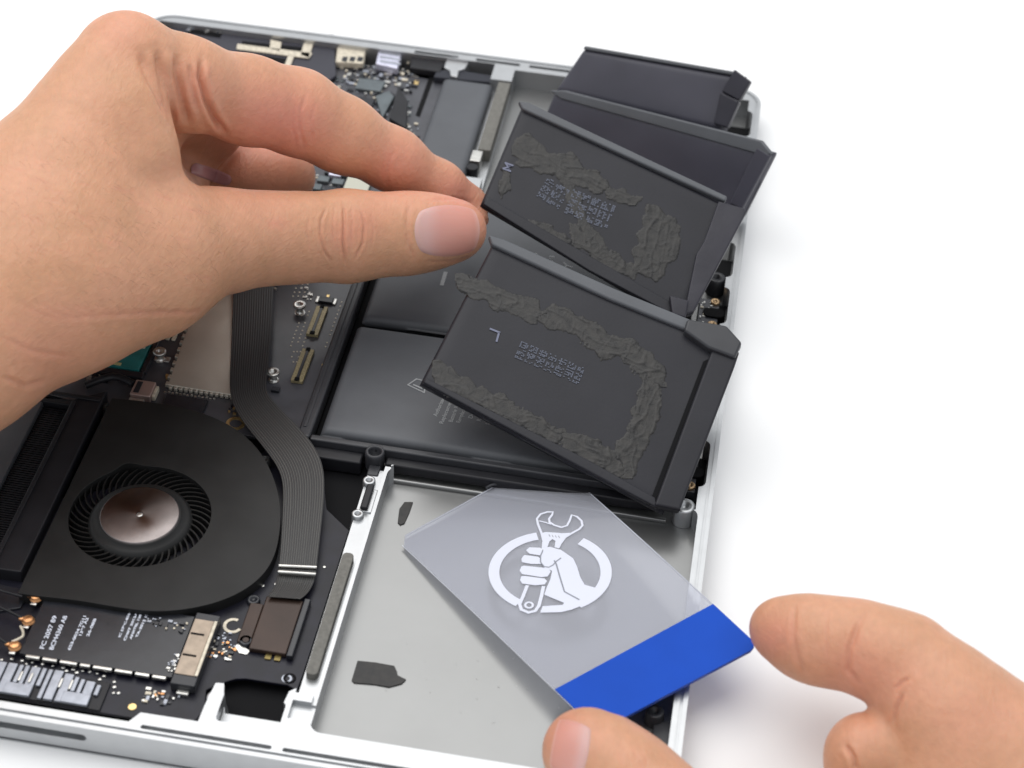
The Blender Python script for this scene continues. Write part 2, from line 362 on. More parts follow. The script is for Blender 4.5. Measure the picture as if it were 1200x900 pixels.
for px in ((297, 702), (288, 750)):
    c = Q(*px, -3.5 * mm); lathe('board_screw', [(0, -3.9), (.7, -3.9), (.8, -3.4), (1.5, -3.4), (1.7, -3.7), (1.8, -4.5)], c.x / mm, c.y / mm, CHIP, IO, 24)
pxpoly('solder_tab', [(275, 757), (281, 752), (288, 759), (293, 763), (289, 767), (280, 765)], -4.2, .4, SILVER, IO, .1)
for px in ((155, 828), (380, 664), (323, 684), (308, 686)):
    c = Q(*px, -4.3 * mm); cyl('solder_pad', c.x / mm, c.y / mm, 1.05 if px[0] == 155 else .45, -4.5, -4.3, GOLD if px[0] == 155 else SILVER, IO, .08, 16)
# solder pad rows by the card reader
pads = [(2, 773), (14, 772), (26, 774), (31, 778), (38, 776), (42, 781), (50, 778), (62, 780), (74, 782), (78, 786), (86, 784), (90, 788), (97, 786), (105, 787), (114, 789), (117, 796), (122, 792), (121, 804), (113, 818), (111, 829), (134, 799), (134, 805), (133, 812), (139, 812)]
pl = []
for a, c in pads:
    p = Q(a, c, -4.3 * mm); w = random.uniform(.7, 1.05)
    pl.append((p.x / mm, p.y / mm, w, w * .9, -4.5, -4.15, random.uniform(0, 1)))
sp_ = joined_boxes('solder_pads', pl, SILVER, IO); bevel(sp_, .0002, 2)
# clusters of tiny components
def cluster(parent, x0, y0, x1, y1, n_, z, seed, big=1.0, mats=None):
    r = random.Random(seed); groups = {}
    for _ in range(n_):
        m = r.choice(mats or [SILVER, SILVER, CREAM, CHIP, COPPER, GREYM])
        w, d = r.choice([(.9, .5), (.6, .4), (1.3, .8), (.5, .5)]);
        groups.setdefault(m.name, []).append((r.uniform(x0, x1), r.uniform(y0, y1), w * big, d * big, z, z + r.uniform(.25, .6) * big, r.choice([0, math.pi / 2])))
    for k, v in groups.items(): joined_boxes('small_components', v, bpy.data.materials[k], parent)
def pc(px, z=-4.3): p = Q(*px, z * mm); return p.x / mm, p.y / mm
x, y = pc((190, 820)); cluster(IO, x - 4.5, y - 2, x + 4, y + 3, 26, -4.5, 1)
x, y = pc((256, 762)); cluster(IO, x - 3, y - 2.6, x + 4, y + 3, 46, -4.5, 2, .8)
x, y = pc((258, 746)); cluster(IO, x - 2.5, y - 1, x + 3, y + 1.5, 12, -4.5, 3, .9, [CHIP, GREYM])
x, y = pc((322, 770)); joined_boxes('gold_contacts', [(x - 1.6, y, 1.5, 2.2, -4.5, -4.1, 0), (x + .8, y, 1.5, 2.2, -4.5, -4.1, 0)], mat('dull_gold', (0.22, 0.17, 0.06), .4, .6), IO)
# bronze connector cover
BC = box('connector_cover', 109.6, 34.2, 119.2, 52.3, -4.5, -2.9, BRONZE, IO, 0.35)
box('cover_flap', 106.0, 36.2, 109.5, 49.6, -4.4, -3.4, BRONZE, IO, 0.3)
box('cover_edge', 119.3, 33.5, 121.0, 53.0, -4.4, -2.6, CHIP, IO, 0.3)

# --- wireless card
WC = box('wireless_card', 55.2, 21.2, 93.8, 41.4, -3.6, -2.7, CHIP, LAP, 0.12)
xx = 57.0
for w in (4.1, 4.3, 5.0, 3.2, 5.4, 5.0, 4.2, 4.1):
    box('shield_segment', xx, 20.2, xx + w - .55, 21.15, -3.5, -2.55, SILVER, WC, .22); xx += w + .12
for i, (px, s) in enumerate((((42, 699), 1), ((33, 726), 1), ((17, 756), 1))):
    x, y = pc(px, -2)
    lathe('antenna_plug', [(0, -1.5), (.5, -1.5), (.7, -1.6), (1.15, -1.6), (1.3, -1.8), (1.3, -2.3), (1.6, -2.35), (1.6, -2.7)], x, y, COPPER, WC, 24)
    box('antenna_pad', x - .7, y - 2.6, x + .9, y - 1.7, -2.68, -2.2, SILVER, WC, .15)
    box('antenna_barrel', x - 2.4, y - .6, x - 1.1, y + .6, -2.6, -1.6, COPPER, WC, .35)
tube('antenna_wire', [Q(-40, 680, -.001), Q(0, 692, -.001), Q(26, 699, -.0015)], .0004, BLACKP, LAP)
tube('antenna_wire', [Q(24, 734, -.002), Q(30, 744, -.001), Q(20, 750, -.0015), Q(14, 752, -.002)], .00035, CREAM, LAP)
tube('antenna_wire', [Q(-60, 690, -.001), Q(-10, 705, -.001), Q(26, 724, -.0018)], .0004, BLACKP, LAP)
tube('antenna_wire', [Q(-30, 730, -.001), Q(-8, 742, -.001), Q(8, 754, -.0018)], .0004, BLACKP, LAP)
zt = -2.66 * mm
def dirpx(a, c, z): return Q(*c, z) - Q(*a, z)
wtx = [((62, 762), (79, 722), 'BCM4360 A8', 1.35), ((51, 761), (67, 722), 'FC 2057 89', 1.35), ((82, 762), (101, 722), '653-0034 7G11', .85),
       ((95, 746), (104, 724), '1397 A2', .85), ((104, 746), (113, 725), '26-08B', .85),
       ((141, 747), (154, 716), 'IC 579C-8360', .7), ((147, 751), (162, 717), 'CMIIT 2013AJ', .7), ((154, 749), (167, 718), 'ANATEL 1288', .7), ((161, 747), (174, 719), 'TA-2013 12', .7)]
for a, c, s, k in wtx:
    d = dirpx(a, c, zt); t = text('printed_line', s, Q(*a, zt), d, (0, 0, 1), k * mm * 1.15, WHITEINK, WC)
    L = max((v.co - Q(*a, zt)).dot(d.normalized()) for v in t.data.vertices); f = d.length / L
    dn = d.normalized(); o0 = Q(*a, zt)
    for v in t.data.vertices:
        r_ = v.co - o0; v.co = v.co + dn * (r_.dot(dn)) * (f - 1)
x, y = pc((205, 733), -2.5); cluster(WC, x - 2.5, y - 1.5, x + 3, y + 1.5, 14, -2.7, 5, .9, [CREAM, GREYM, CHIP])
x, y = pc((180, 728), -2.5); cluster(WC, x - 2, y - 1.5, x + 2, y + 1.5, 12, -2.7, 6, .8, [GREYM, CHIP])
x, y = pc((203, 776), -2.5); cluster(WC, x - 1.2, y - 3.2, x + 1.2, y + 3, 18, -2.7, 7, .7, [GREYM, SILVER])
CN = box('card_connector', 94.2, 18.6, 100.4, 42.0, -4.5, -1.6, FRAMEP, LAP, 0.3)
box('connector_face', 94.5, 21.6, 99.4, 39.6, -1.6, -1.3, BEIGE, CN, .12)
box('connector_rail', 99.5, 21.6, 100.3, 39.6, -1.6, -1.1, CREAM, CN, .1)
for yy in (27.4, 34.4): box('connector_key', 94.8, yy, 98.2, yy + .55, -1.3, -1.18, VOID, CN, 0)
box('connector_foot', 96, 17.2, 99, 18.6, -4.5, -3.4, SILVER, CN, .2)
# --- card reader shield with its fingers
CR = box('card_reader', 20, 8.8, 79.5, 17.5, -4.45, -3.9, BLACKP, LAP, .1)
x = 22.0; i = 0
while x < 78:
    big = (i % 7) in (0, 1, 4); w = 2.3 if big else 1.1
    y1 = 18.2 - max(0, (x - 66)) * .22
    box('shield_finger', x, 12.6 if (i % 7) in (2, 5) else 9.0, x + w, y1, -3.9, -3.15 + .12 * (i % 2), GREYM, CR, .2)
    x += w + .45; i += 1
for xx in (31, 46.5, 58.5, 73.0): box('shield_window', xx - 3.4, 8.95, xx + 3.4, 12.4, -3.85, -2.95, GREYM, CR, .25)
for px in ((24, 792), (36, 794), (71, 800), (83, 802)):
    a, c = pc(px, -2.8); box('spring_contact', a - .35, c - 1.5, a + .35, c + 1.5, -3.2, -2.65, SILVER, CR, .2)

# --- fan
FAN = bpy.data.objects.new('fan', None)
fo = [(126, 466), (180, 471), (232, 481), (275, 500), (306, 528), (324, 566), (330, 600), (326, 640), (314, 668), (290, 690), (258, 705), (220, 714), (180, 717), (140, 712), (90, 703), (50, 699), (21, 695)]
fpts = [tuple(Q(a, c, -.001)[:2]) for a, c in fo]
# smooth outline
def smooth(pts, it=2, keep=(0,)):
    for _ in range(it):
        q = []
        for i in range(len(pts)):
            a, c = pts[i], pts[(i + 1) % len(pts)]
            if i == len(pts) - 1: q.append(a); continue
            q.append((a[0] * .75 + c[0] * .25, a[1] * .75 + c[1] * .25)); q.append((a[0] * .25 + c[0] * .75, a[1] * .25 + c[1] * .75))
        pts = [pts[0]] + q if _ == 0 else q
    return pts
fpts = smooth(fpts, 3)
fan = prism('fan', fpts, -6.4 * mm, -1.0 * mm, FANM, LAP)
hole = [(70.4 + (18.6 + (1.9 * math.exp(-((a - 117) / 9) ** 2))) * math.cos(math.radians(a)), 71.3 + (18.6 + 1.9 * math.exp(-((a - 117) / 9) ** 2)) * math.sin(math.radians(a))) for a in range(0, 360, 3)]
k = prism('k', P2(hole), -8 * mm, 1 * mm, None)
inner = [(70.4 * mm + (p[0] - 70.4 * mm) * .95, 71.3 * mm + (p[1] - 71.3 * mm) * .95) for p in fpts]
boolean(fan, [k]); fan.data.materials.clear(); fan.data.materials.append(FANM); bevel(fan, .9 * mm, 4, 50)
fan['label'] = 'round black cooling fan with a brushed rosy metal hub'
prism('fan_floor', P2(circ(70.4, 71.3, 19.5, 48)), -7.2 * mm, -6.5 * mm, VOID, fan)
hub = lathe('fan_hub', [(0, -.35), (10.6, -.35), (10.9, -.5), (11.0, -.9), (12.4, -1.1), (13.6, -2.2), (14.0, -6.4)], 70.6, 70.6, FANM, fan, 64)
disc = lathe('hub_disc', [(0.9, .02), (10.1, .02), (10.35, -.1), (10.45, -.4)], 70.6, 70.6, PINK, fan, 96)
ntd = PINK.node_tree; bd = ntd.nodes['Principled BSDF']
bd.inputs['Anisotropic'].default_value = 0.85
# circular brushing: tangent runs round the hub
tcn = N(ntd, 'ShaderNodeTexCoord'); mpn = N(ntd, 'ShaderNodeMapping'); mpn.inputs['Location'].default_value = (-70.6 * mm, -70.6 * mm, 0)
ntd.links.new(tcn.outputs['Object'], mpn.inputs[0])
cr = N(ntd, 'ShaderNodeVectorMath', operation='CROSS_PRODUCT'); cr.inputs[0].default_value = (0, 0, 1); ntd.links.new(mpn.outputs[0], cr.inputs[1])
nm = N(ntd, 'ShaderNodeVectorMath', operation='NORMALIZE'); ntd.links.new(cr.outputs[0], nm.inputs[0]); ntd.links.new(nm.outputs[0], bd.inputs['Tangent'])
ln = N(ntd, 'ShaderNodeVectorMath', operation='LENGTH'); ntd.links.new(mpn.outputs[0], ln.inputs[0])
wn = N(ntd, 'ShaderNodeMath', operation='SINE'); ml = N(ntd, 'ShaderNodeMath', operation='MULTIPLY'); ml.inputs[1].default_value = 2 * math.pi * 3300
ntd.links.new(ln.outputs['Value'], ml.inputs[0]); ntd.links.new(ml.outputs[0], wn.inputs[0])
bpn = N(ntd, 'ShaderNodeBump', Strength=.08, Distance=.00003); ntd.links.new(wn.outputs[0], bpn.inputs['Height']); ntd.links.new(bpn.outputs[0], bd.inputs['Normal'])
lathe('hub_pin', [(0, .1), (.55, .08), (.8, 0.0), (.9, -.2)], 70.6, 70.6, SILVER, fan, 20)
# blades
bm = bmesh.new(); nb = 47
prof = []
for k in range(7):
    t = k / 6; r = 12.6 + 6.8 * t; a = 0.20 * t + .16 * t * t
    prof.append((r, a))
top = []; bot = []
for sgn, off in ((1, .27), (-1, -.27)):
    for r, a in (prof if sgn > 0 else reversed(prof)):
        ca = math.cos(-a); sa = math.sin(-a)
        top.append(((r * ca - off * sa), (r * sa + off * ca)))
bm_prism(bm, P2(top), -6.3 * mm, -2.1 * mm); bme = fin(bm); bme.name = 'fan_blade'; bme.materials.append(mat('blade_plastic', (0.011, 0.011, 0.011), .4, spec=.25))
for k in range(nb):
    o = bpy.data.objects.new('fan_blade', bme); COL.objects.link(o); o.parent = fan
    o.location = (70.6 * mm, 70.6 * mm, 0); o.rotation_euler = (0, 0, 2 * math.pi * k / nb)
    o.matrix_parent_inverse = Matrix.Identity(4)
for px in ((310, 540), (252, 700), (127, 478)):
    a, c = pc(px, -2); lathe('fan_tab', [(0, -1.6), (.7, -1.6), (.8, -1.2), (1.5, -1.3), (1.6, -4)], a, c, FANM, fan, 20)

# --- heat sink beside the fan
HS = prism('heat_sink_cover', P2([(29, 109.2), (38.9, 110.6), (46.9, 116.2), (47.2, 45.2), (38.7, 45.0), (38.7, 108.2), (29, 108.2)]), -5 * mm, -0.5 * mm, BLACKP, LAP, .35 * mm)
box('cover_ridge', 39.0, 45.6, 40.2, 109.5, -0.5, 0.15, BLACKP, HS, .25)
box('cover_ridge', 23, 111.0, 46.4, 112.4, -0.48, .1, BLACKP, HS, .25)
box('fin_bed', 29.2, 44, 38.6, 108, -6.0, -4.6, VOID, LAP, 0)
fin0 = box('cooling_fin', 31.0, 45, 38.6, 45.35, -4.6, -2.2, BLACKP, HS, 0)
for k in range(1, 74):
    f = fin0.copy(); COL.objects.link(f); f.location = (0, k * .85 * mm, 0)
box('heat_sink_plate', 8, 44, 30.9, 108.8, -4.6, -0.9, mat('satin_slate', (0.050, 0.053, 0.060), .4, var=.1), LAP, .3)
pxpoly('antenna_bracket', [(-20, 680), (26, 690), (30, 700), (24, 712), (0, 716), (-20, 712)], -3.8, .8, CHIP, LAP, .2)

# --- battery frame
BF = empty('battery_tray', (0.15, 0.11, -0.006), 'dark grey plastic tray with hollow screw post around the glued battery cells', 'battery tray')
box('side_rail', 103.2, 109.2, 107.0, 240, -5.6, -0.2, FRAMEP, BF, .8, 4)
box('rail_lip', 104.2, 113, 105.2, 238, -.19, .12, FRAMEP, BF, .25)
box('front_rail', 107.1, 108.6, 205, 110.7, -5.6, -0.3, FRAMEP, BF, .5, 3)
box('front_wall', 129, 105.3, 204, 108.5, -5.7, -2.4, BLACKP, BF, .6, 3)
box('front_wall', 103.5, 104.2, 122.5, 108.5, -7.2, -2.4, BLACKP, BF, .6, 3)
lathe('screw_post', [(0, -2.6), (1.55, -2.6), (1.7, -.1), (1.9, .25), (2.35, .3), (2.65, .05), (2.7, -1), (2.6, -5.5)], 125.9, 107.0, FRAMEP, BF, 36)
box('post_neck', 124.9, 100.5, 128.2, 104.6, -6, -2.6, FRAMEP, BF, .5, 3)
box('frame_floor', 107.1, 110.8, 206, 228, -6.6, -5.9, VOID, BF, 0)
tube('pull_tab', [Q(570, 572, -.004), Q(577, 566, -.004), Q(600, 568, -.004), Q(642, 573, -.004)], .0004, FRAMEP, BF)

def pouch_mesh(c4, th, nx, ny, crown=0.0003, edge=0.0016, seed=0, amp=.00008):
    """rounded pouch: c4 = TL,TR,BR,BL of the front face; thickness goes behind it"""
    TL, TR, BR, BL = [Vector(v) for v in c4]
    nrm = (TR - TL).cross(BR - TL).normalized()
    if nrm.dot(Vector(CP) - TL) < 0: nrm = -nrm
    W_, H_ = (TR - TL).length, (BL - TL).length
    def spaced(n_, L):
        r = edge / L; e = [0, r * .08, r * .3, r * .62, r]
        return e + [r + (1 - 2 * r) * k / (n_ - 1) for k in range(1, n_ - 1)] + [1 - q for q in reversed(e)]
    us, vs = spaced(nx, W_), spaced(ny, H_)
    bm = bmesh.new(); F = []; B = []
    for v in vs:
        rf = []; rb = []
        for u in us:
            p = (TL * (1 - u) + TR * u) * (1 - v) + (BL * (1 - u) + BR * u) * v
            du = min(u, 1 - u) * W_; dv = min(v, 1 - v) * H_
            def rnd(d): q = max(0, 1 - d / edge); return 1 - math.sqrt(max(0, 1 - q * q))
            drop = (1 - (1 - rnd(du)) * (1 - rnd(dv))) * th * .5
            w = mnoise.noise(Vector((u * W_ * 70 + seed, v * H_ * 70, seed))) * amp * (1 if drop < 1e-5 else .2)
            cr_ = crown * (1 - (2 * u - 1) ** 4) * (1 - (2 * v - 1) ** 4)
            rf.append(bm.verts.new(p + nrm * (-drop + w + cr_))); rb.append(bm.verts.new(p - nrm * (th - drop)))
        F.append(rf); B.append(rb)
    ny_, nx_ = len(vs), len(us)
    for j in range(ny_ - 1):
        for i in range(nx_ - 1):
            bm.faces.new((F[j][i], F[j + 1][i], F[j + 1][i + 1], F[j][i + 1])); bm.faces.new((B[j][i], B[j][i + 1], B[j + 1][i + 1], B[j + 1][i]))
    for i in range(nx_ - 1):
        bm.faces.new((F[0][i], F[0][i + 1], B[0][i + 1], B[0][i])); bm.faces.new((F[-1][i + 1], F[-1][i], B[-1][i], B[-1][i + 1]))
    for j in range(ny_ - 1):
        bm.faces.new((F[j + 1][0], F[j][0], B[j][0], B[j + 1][0])); bm.faces.new((F[j][-1], F[j + 1][-1], B[j + 1][-1], B[j][-1]))
    me = fin(bm)
    for p in me.polygons: p.use_smooth = True
    return me, nrm
def flat_cell(x0, y0, x1, y1, z1, th):
    return pouch_mesh([(x0 * mm, y1 * mm, z1 * mm), (x1 * mm, y1 * mm, z1 * mm), (x1 * mm, y0 * mm, z1 * mm), (x0 * mm, y0 * mm, z1 * mm)], th * mm, 26, 14, .0002, .0022, 3)[0]
GC = 'flat battery cells still glued in the laptop'
cm1 = link('battery_cell', flat_cell(109.0, 113.0, 204, 160.6, -.7, 4.8), CELL)
meta(cm1, 'slate grey glued battery cell printed with a warning triangle and small text lines', 'battery cell', GC)
cm2 = link('battery_cell', flat_cell(109.6, 163.6, 204, 227, -.7, 4.8), CELL)
meta(cm2, 'slate grey glued battery cell under the thumb, behind the one with the warning triangle', 'battery cell', GC)
cm3 = link('solid_panel', flat_cell(108.9, 240, 126.6, 298.2, -.9, 4.2), CELL)
cm3.name = 'cover_panel'; cm3.parent = LAP; cm3.matrix_parent_inverse = Matrix.Translation(-Vector(LAP.location))
cm3['label'] = 'flat dark grey panel beside the grey foam strip'
# printing on the glued cells
zc = -.42 * mm
def fit_text(name, s, a, c, size, m, parent, z=zc, frame=None):
    """text that runs from photo point a to c on plane z"""
    A_, C_ = Q(*a, z), Q(*c, z); d = C_ - A_
    t = text(name, s, A_, d, (0, 0, 1), size, m, parent); dn = d.normalized()
    L = max((v.co - A_).dot(dn) for v in t.data.vertices); f = d.length / L
    for v in t.data.vertices:
        r_ = v.co - A_; v.co = v.co + dn * (r_.dot(dn)) * (f - 1)
    return t
for s, a, c in (('Authorized Service', (512, 488), (528, 452)), ('Replacement Only', (519, 497), (536, 456)), ('Batterie Rechargeable', (530, 495), (546, 455)), ('Remplacement Service', (539, 496), (555, 458)),
                ('Do not open', (553, 491), (566, 462)), ('Recycle or dispose', (563, 494), (578, 460)), ('Li-ion Polymer', (573, 498), (588, 466)), ('11.42V', (594, 501), (603, 480)),
                ('Warning: risk of fire', (614, 506), (632, 470)), ('71.8 Wh', (650, 516), (660, 490))):
    fit_text('printed_line', s, a, c, 1.7 * mm, GREYINK, cm1)
def line_strip(name, px, w, z, m, parent, closed=False):
    P_ = [Q(*p, z) for p in px]; n_ = len(P_); bm = bmesh.new()
    segs = [(i, (i + 1) % n_) for i in range(n_ if closed else n_ - 1)]
    for i, j in segs:
        d = (P_[j] - P_[i]).normalized(); nn = Vector((-d.y, d.x, 0)) * w / 2; e = d * w / 2
        bm_prism(bm, [tuple((P_[i] - e - nn)[:2]), tuple((P_[j] + e - nn)[:2]), tuple((P_[j] + e + nn)[:2]), tuple((P_[i] - e + nn)[:2])], z - .00003, z + .00003 + i * .000004)
    return link(name, fin(bm), m, parent)
line_strip('warning_triangle', [(478, 451), (488, 444), (500, 447), (497, 460)], .0004, zc, GREYINK, cm1, True)
line_strip('warning_mark', [(485, 451), (494, 455)], .0005, zc, GREYINK, cm1)
line_strip('printed_bar', [(518, 333), (522, 320)], .0012, zc, GREYINK, cm2)
for k, (a, c, s) in enumerate((((629, 309), (633, 297), 'C7'), ((646, 314), (650, 300), 'A1618'), ((674, 331), (676, 322), 'II'))):
    fit_text('printed_line', s, a, c, 2.2 * mm, GREYINK, cm2)
line_strip('printed_arrow', [(659, 317), (664, 311), (670, 313)], .0006, zc, GREYINK, cm2)
line_strip('printed_arrow', [(664, 311), (661, 308)], .0006, zc, GREYINK, cm2)

# --- ribbon cable
cp = [((273, 300), (322, 305), 1.5), ((273, 350), (320, 352), 1.5), ((271, 400), (318, 400), 1.5), ((269, 440), (313, 440), 1.5), ((269, 462), (311, 455), 1.4), ((275, 480), (318, 468), 1.2), ((288, 499), (337, 487), 1.0),
      ((303, 517), (358, 508), .9), ((318, 536), (372, 527), .8), ((328, 552), (379, 546), .7), ((332, 570), (381, 566), .6), ((331, 600), (379, 598), .2), ((329, 640), (374, 640), -.8), ((327, 659), (372, 660), -1.6), ((326, 668), (371, 670), -1.9), ((325, 678), (369, 681), -2.6), ((320, 690), (362, 695), -2.0), ((313, 699), (352, 702), -1.8)]
bm = bmesh.new(); uvl = bm.loops.layers.uv.new('UVMap'); rows = []
nacross = 12
for k, (a, c, z) in enumerate(cp):
    A_, C_ = Q(*a, z * mm), Q(*c, z * mm); r = []
    for q in range(nacross + 1):
        t = q / nacross; p = A_.lerp(C_, t); r.append((p, t))
    rows.append(r)
vtop = [[bm.verts.new(p) for p, t in r] for r in rows]; vbot = [[bm.verts.new(p - Vector((0, 0, .00018))) for p, t in r] for r in rows]
K = len(rows)
def uvface(vs, uvs):
    f = bm.faces.new(vs)
    for l, u_ in zip(f.loops, uvs): l[uvl].uv = u_
for k in range(K - 1):
    for q in range(nacross):
        u0, u1, w0, w1 = q / nacross, (q + 1) / nacross, k / (K - 1), (k + 1) / (K - 1)
        uvface((vtop[k][q], vtop[k + 1][q], vtop[k + 1][q + 1], vtop[k][q + 1]), ((u0, w0), (u0, w1), (u1, w1), (u1, w0)))
        uvface((vbot[k][q], vbot[k][q + 1], vbot[k + 1][q + 1], vbot[k + 1][q]), ((u0, w0), (u1, w0), (u1, w1), (u0, w1)))
    for q in (0, nacross):
        uvface((vtop[k][q], vbot[k][q], vbot[k + 1][q], vtop[k + 1][q]), ((q / nacross, 0),) * 4)
me = fin(bm); rc = link('ribbon_cable', me, CABLE, LAP)
for p in me.polygons: p.use_smooth = True
me.polygons.foreach_get
sb = rc.modifiers.new('s', 'SUBSURF'); sb.levels = 2; sb.render_levels = 2
rc['label'] = 'wide black ribbon cable with fine parallel traces'
for (a, c) in (((327, 663), (371, 665)), ((326, 670), (370, 673))):
    P_ = [Q(*a, -1.35 * mm), Q(*c, -1.35 * mm)]
    tube('cable_crimp', P_, .00045, SILVER, rc)

# --- middle logic board
SH = prism('shield_can', P2([(57.6, 189), (76.0, 189), (83.0, 124.4), (61.8, 124.8)]), -4.4 * mm, -2.9 * mm, NICKEL, MB, .3 * mm)
SH2 = link('shield_can_skirt', bpy.data.meshes.new('x'), NICKEL, MB); bpy.data.objects.remove(SH2)
# serrated edges: teeth left and along the front
for k in range(22):
    t = k / 21; x0 = 61.8 + (57.6 - 61.8) * t; y0 = 124.8 + 64 * t
    box('shield_tooth', x0 - .95, y0 + .2, x0 + .25, y0 + 1.7, -4.4, -3.2, NICKEL, SH, .15)
for k in range(14): box('shield_tooth', 62.2 + k * 1.5, 123.9, 63.2 + k * 1.5, 125.0, -4.4, -3.2, NICKEL, SH, .15)
joined_boxes('edge_pads', [(61.5 + k * 1.1, 122.9 + (k % 2) * .3, .6, .5, -4.5, -4.1, 0) for k in range(14)], SILVER, MB)
box('memory_chip', 62.6, 113.8, 74.6, 121.2, -4.4, -3.0, CHIP, MB, .2)
box('chip_package', 88, 255, 98, 268, -4.4, -3.0, CHIP, MB, .2)
def connector(name, x0, y0, x1, y1, parent):
    c = box(name, x0, y0, x1, y1, -4.45, -3.3, mat('tan_contacts', (0.30, 0.25, 0.14), .4, .3, var=.3, vscale=2500), parent, .15)
    box('contact_groove', (x0 + x1) / 2 - .45, y0 + 1, (x0 + x1) / 2 + .45, y1 - 1, -3.3, -3.05, CHIP, c, .1)
    box('connector_end', (x0 + x1) / 2 - .7, y0 - .2, (x0 + x1) / 2 + .7, y0 + 1.1, -3.29, -2.85, VOID, c, .1)
    box('connector_end', (x0 + x1) / 2 - .6, y1 - 1.1, (x0 + x1) / 2 + .6, y1 + .2, -3.29, -2.85, VOID, c, .1)
    return c
a = Q(372, 375, -3.2 * mm) / mm; connector('board_connector', a.x - 1.9, a.y - 6.6, a.x + 1.7, a.y + 6.8, MB)
a = Q(355, 427, -3.2 * mm) / mm; connector('board_connector', a.x - 1.9, a.y - 7.2, a.x + 1.7, a.y + 7.2, MB)
for px in ((351, 356), (320, 435), (187, 411)):
    a = Q(*px, -1.2 * mm) / mm
    lathe('standoff', [(0, -2.2), (.6, -2.2), (.65, -1.2), (1.75, -1.2), (1.9, -1.4), (1.9, -2.0), (1.0, -2.1), (1.0, -4.4), (1.6, -4.5)], a.x, a.y, SILVER, MB, 28)
a = Q(382, 351, -3.6 * mm) / mm; ch = box('driver_chip', a.x - 2.2, a.y - 1.2, a.x + 2.2, a.y + 1.2, -4.4, -3.4, CHIP, MB, .15)
for s in (-1, 1): box('solder_end', a.x + s * 2.7 - .45, a.y - 1.2, a.x + s * 2.7 + .45, a.y + 1.5, -4.4, -3.9, SILVER, ch, .15)
box('solder_end', a.x - .4, a.y + 1.3, a.x + .5, a.y + 3, -4.4, -4.0, GOLD, ch, .1)
a = Q(322, 458, -4.2 * mm) / mm; box('driver_chip', a.x - 1, a.y - .6, a.x + 1.4, a.y + 1.2, -4.4, -3.5, CHIP, MB, .12)
pts_ = []
for (cxp, cyp, w, h, rx, ry) in ((355, 385, 14, 40, 3, 10), (398, 380, 14, 52, 3, 12), (346, 418, 8, 12, 3, 3), (352, 340, 12, 14, 3, 4)):
    for i in range(rx):
        for j in range(ry):
            p = Q(cxp + (i / (rx - 1) - .5) * w - (j / (ry - 1) - .5) * h * .36, cyp + (j / (ry - 1) - .5) * h, -4.4 * mm) / mm
            if random.random() < .85: pts_.append((p.x, p.y, .42, .42, -4.5, -4.38, 0))
joined_boxes('test_points', pts_, CREAM, MB)
a = Q(362, 345, -4.3 * mm) / mm; cluster(MB, a.x - 3, a.y - 2.5, a.x + 1.5, a.y + 3, 12, -4.5, 11, .9, [SILVER])
a = Q(380, 432, -4.3 * mm) / mm; cluster(MB, a.x - 1, a.y - 6, a.x + .6, a.y + 5, 4, -4.5, 12, 1, [GOLD])
a = Q(325, 335, -4.3 * mm) / mm; cluster(MB, a.x - 1.4, a.y - 4, a.x + .6, a.y + 5, 14, -4.5, 13, 1, [SILVER, CREAM])
# left of the can: cpu, small parts
box('processor_chip', 28, 128.8, 52.0, 165, -4.4, -2.6, GREEN, MB, .25)
box('chip_rail', 30, 129.3, 46.5, 130.4, -2.6, -2.35, mat('pale_brass', (0.55, 0.50, 0.25), .45, .2), MB, .1)
box('chip_dot', 49.6, 138, 51.0, 139.8, -2.6, -2.35, CREAM, MB, .1)
box('chip_frame', 26, 126.0, 53.8, 128.4, -4.4, -2.9, CHIP, MB, .3)
box('chip_frame', 52.4, 128.6, 54, 160, -4.4, -2.9, CHIP, MB, .3)
a = Q(205, 383, -3.6 * mm) / mm; ch = box('driver_chip', a.x - 1.6, a.y - 1.5, a.x + 1.6, a.y + 1.6, -4.4, -3.2, CHIP, MB, .15)
a = Q(201, 395, -4.1 * mm) / mm
for s in (-1, 1): box('capacitor', a.x + s * .9 - .55, a.y - 1.4, a.x + s * .9 + .55, a.y + 1.4, -4.4, -3.8, CREAM, MB, .15)
a = Q(190, 421, -4.1 * mm) / mm
for s in (-1, 1): box('solder_end', a.x + s * 1.6 - .7, a.y - 1, a.x + s * 1.6 + .7, a.y + 1.2, -4.4, -3.8, SILVER, MB, .2)
a = Q(168, 458, -3 * mm) / mm; hd = box('socket_shell', a.x - 3, a.y - 3.2, a.x + 3, a.y + 3.2, -4.4, -1.8, mat('rose_metal', (0.45, 0.33, 0.30), .35, .6, var=.1), MB, .4)
box('socket_mouth', a.x - 2.2, a.y - 2.4, a.x - .6, a.y + 2.3, -1.79, -1.6, CHIP, hd, .1)
box('socket_tab', a.x + 3.1, a.y - 2.2, a.x + 4.0, a.y + 2.2, -4.3, -2.4, CREAM, hd, .15)
box('socket_tab', a.x - 3, a.y - 4.3, a.x + 1.4, a.y - 3.3, -4.3, -3, SILVER, hd, .2)
tube('fan_cable', [Q(100, 452, -.003), Q(118, 444, -.002), Q(140, 440, -.002), Q(156, 450, -.0025)], .0011, BLACKP, LAP)
tube('antenna_wire', [Q(-5, 480, -.001), Q(40, 452, 0), Q(78, 428, 0), Q(110, 415, 0)], .0006, BLACKP, LAP)
a = Q(110, 442, -4.3 * mm) / mm; cluster(MB, a.x - 6, a.y - 2, a.x + 4, a.y + 5, 30, -4.5, 14, 1, [CREAM, SILVER, CHIP, GREYM])
a = Q(276, 484, -4.3 * mm) / mm; cluster(MB, a.x - 2.5, a.y - .5, a.x + 2, a.y + 3, 10, -4.5, 15, 1, [GOLD, CHIP, COPPER])
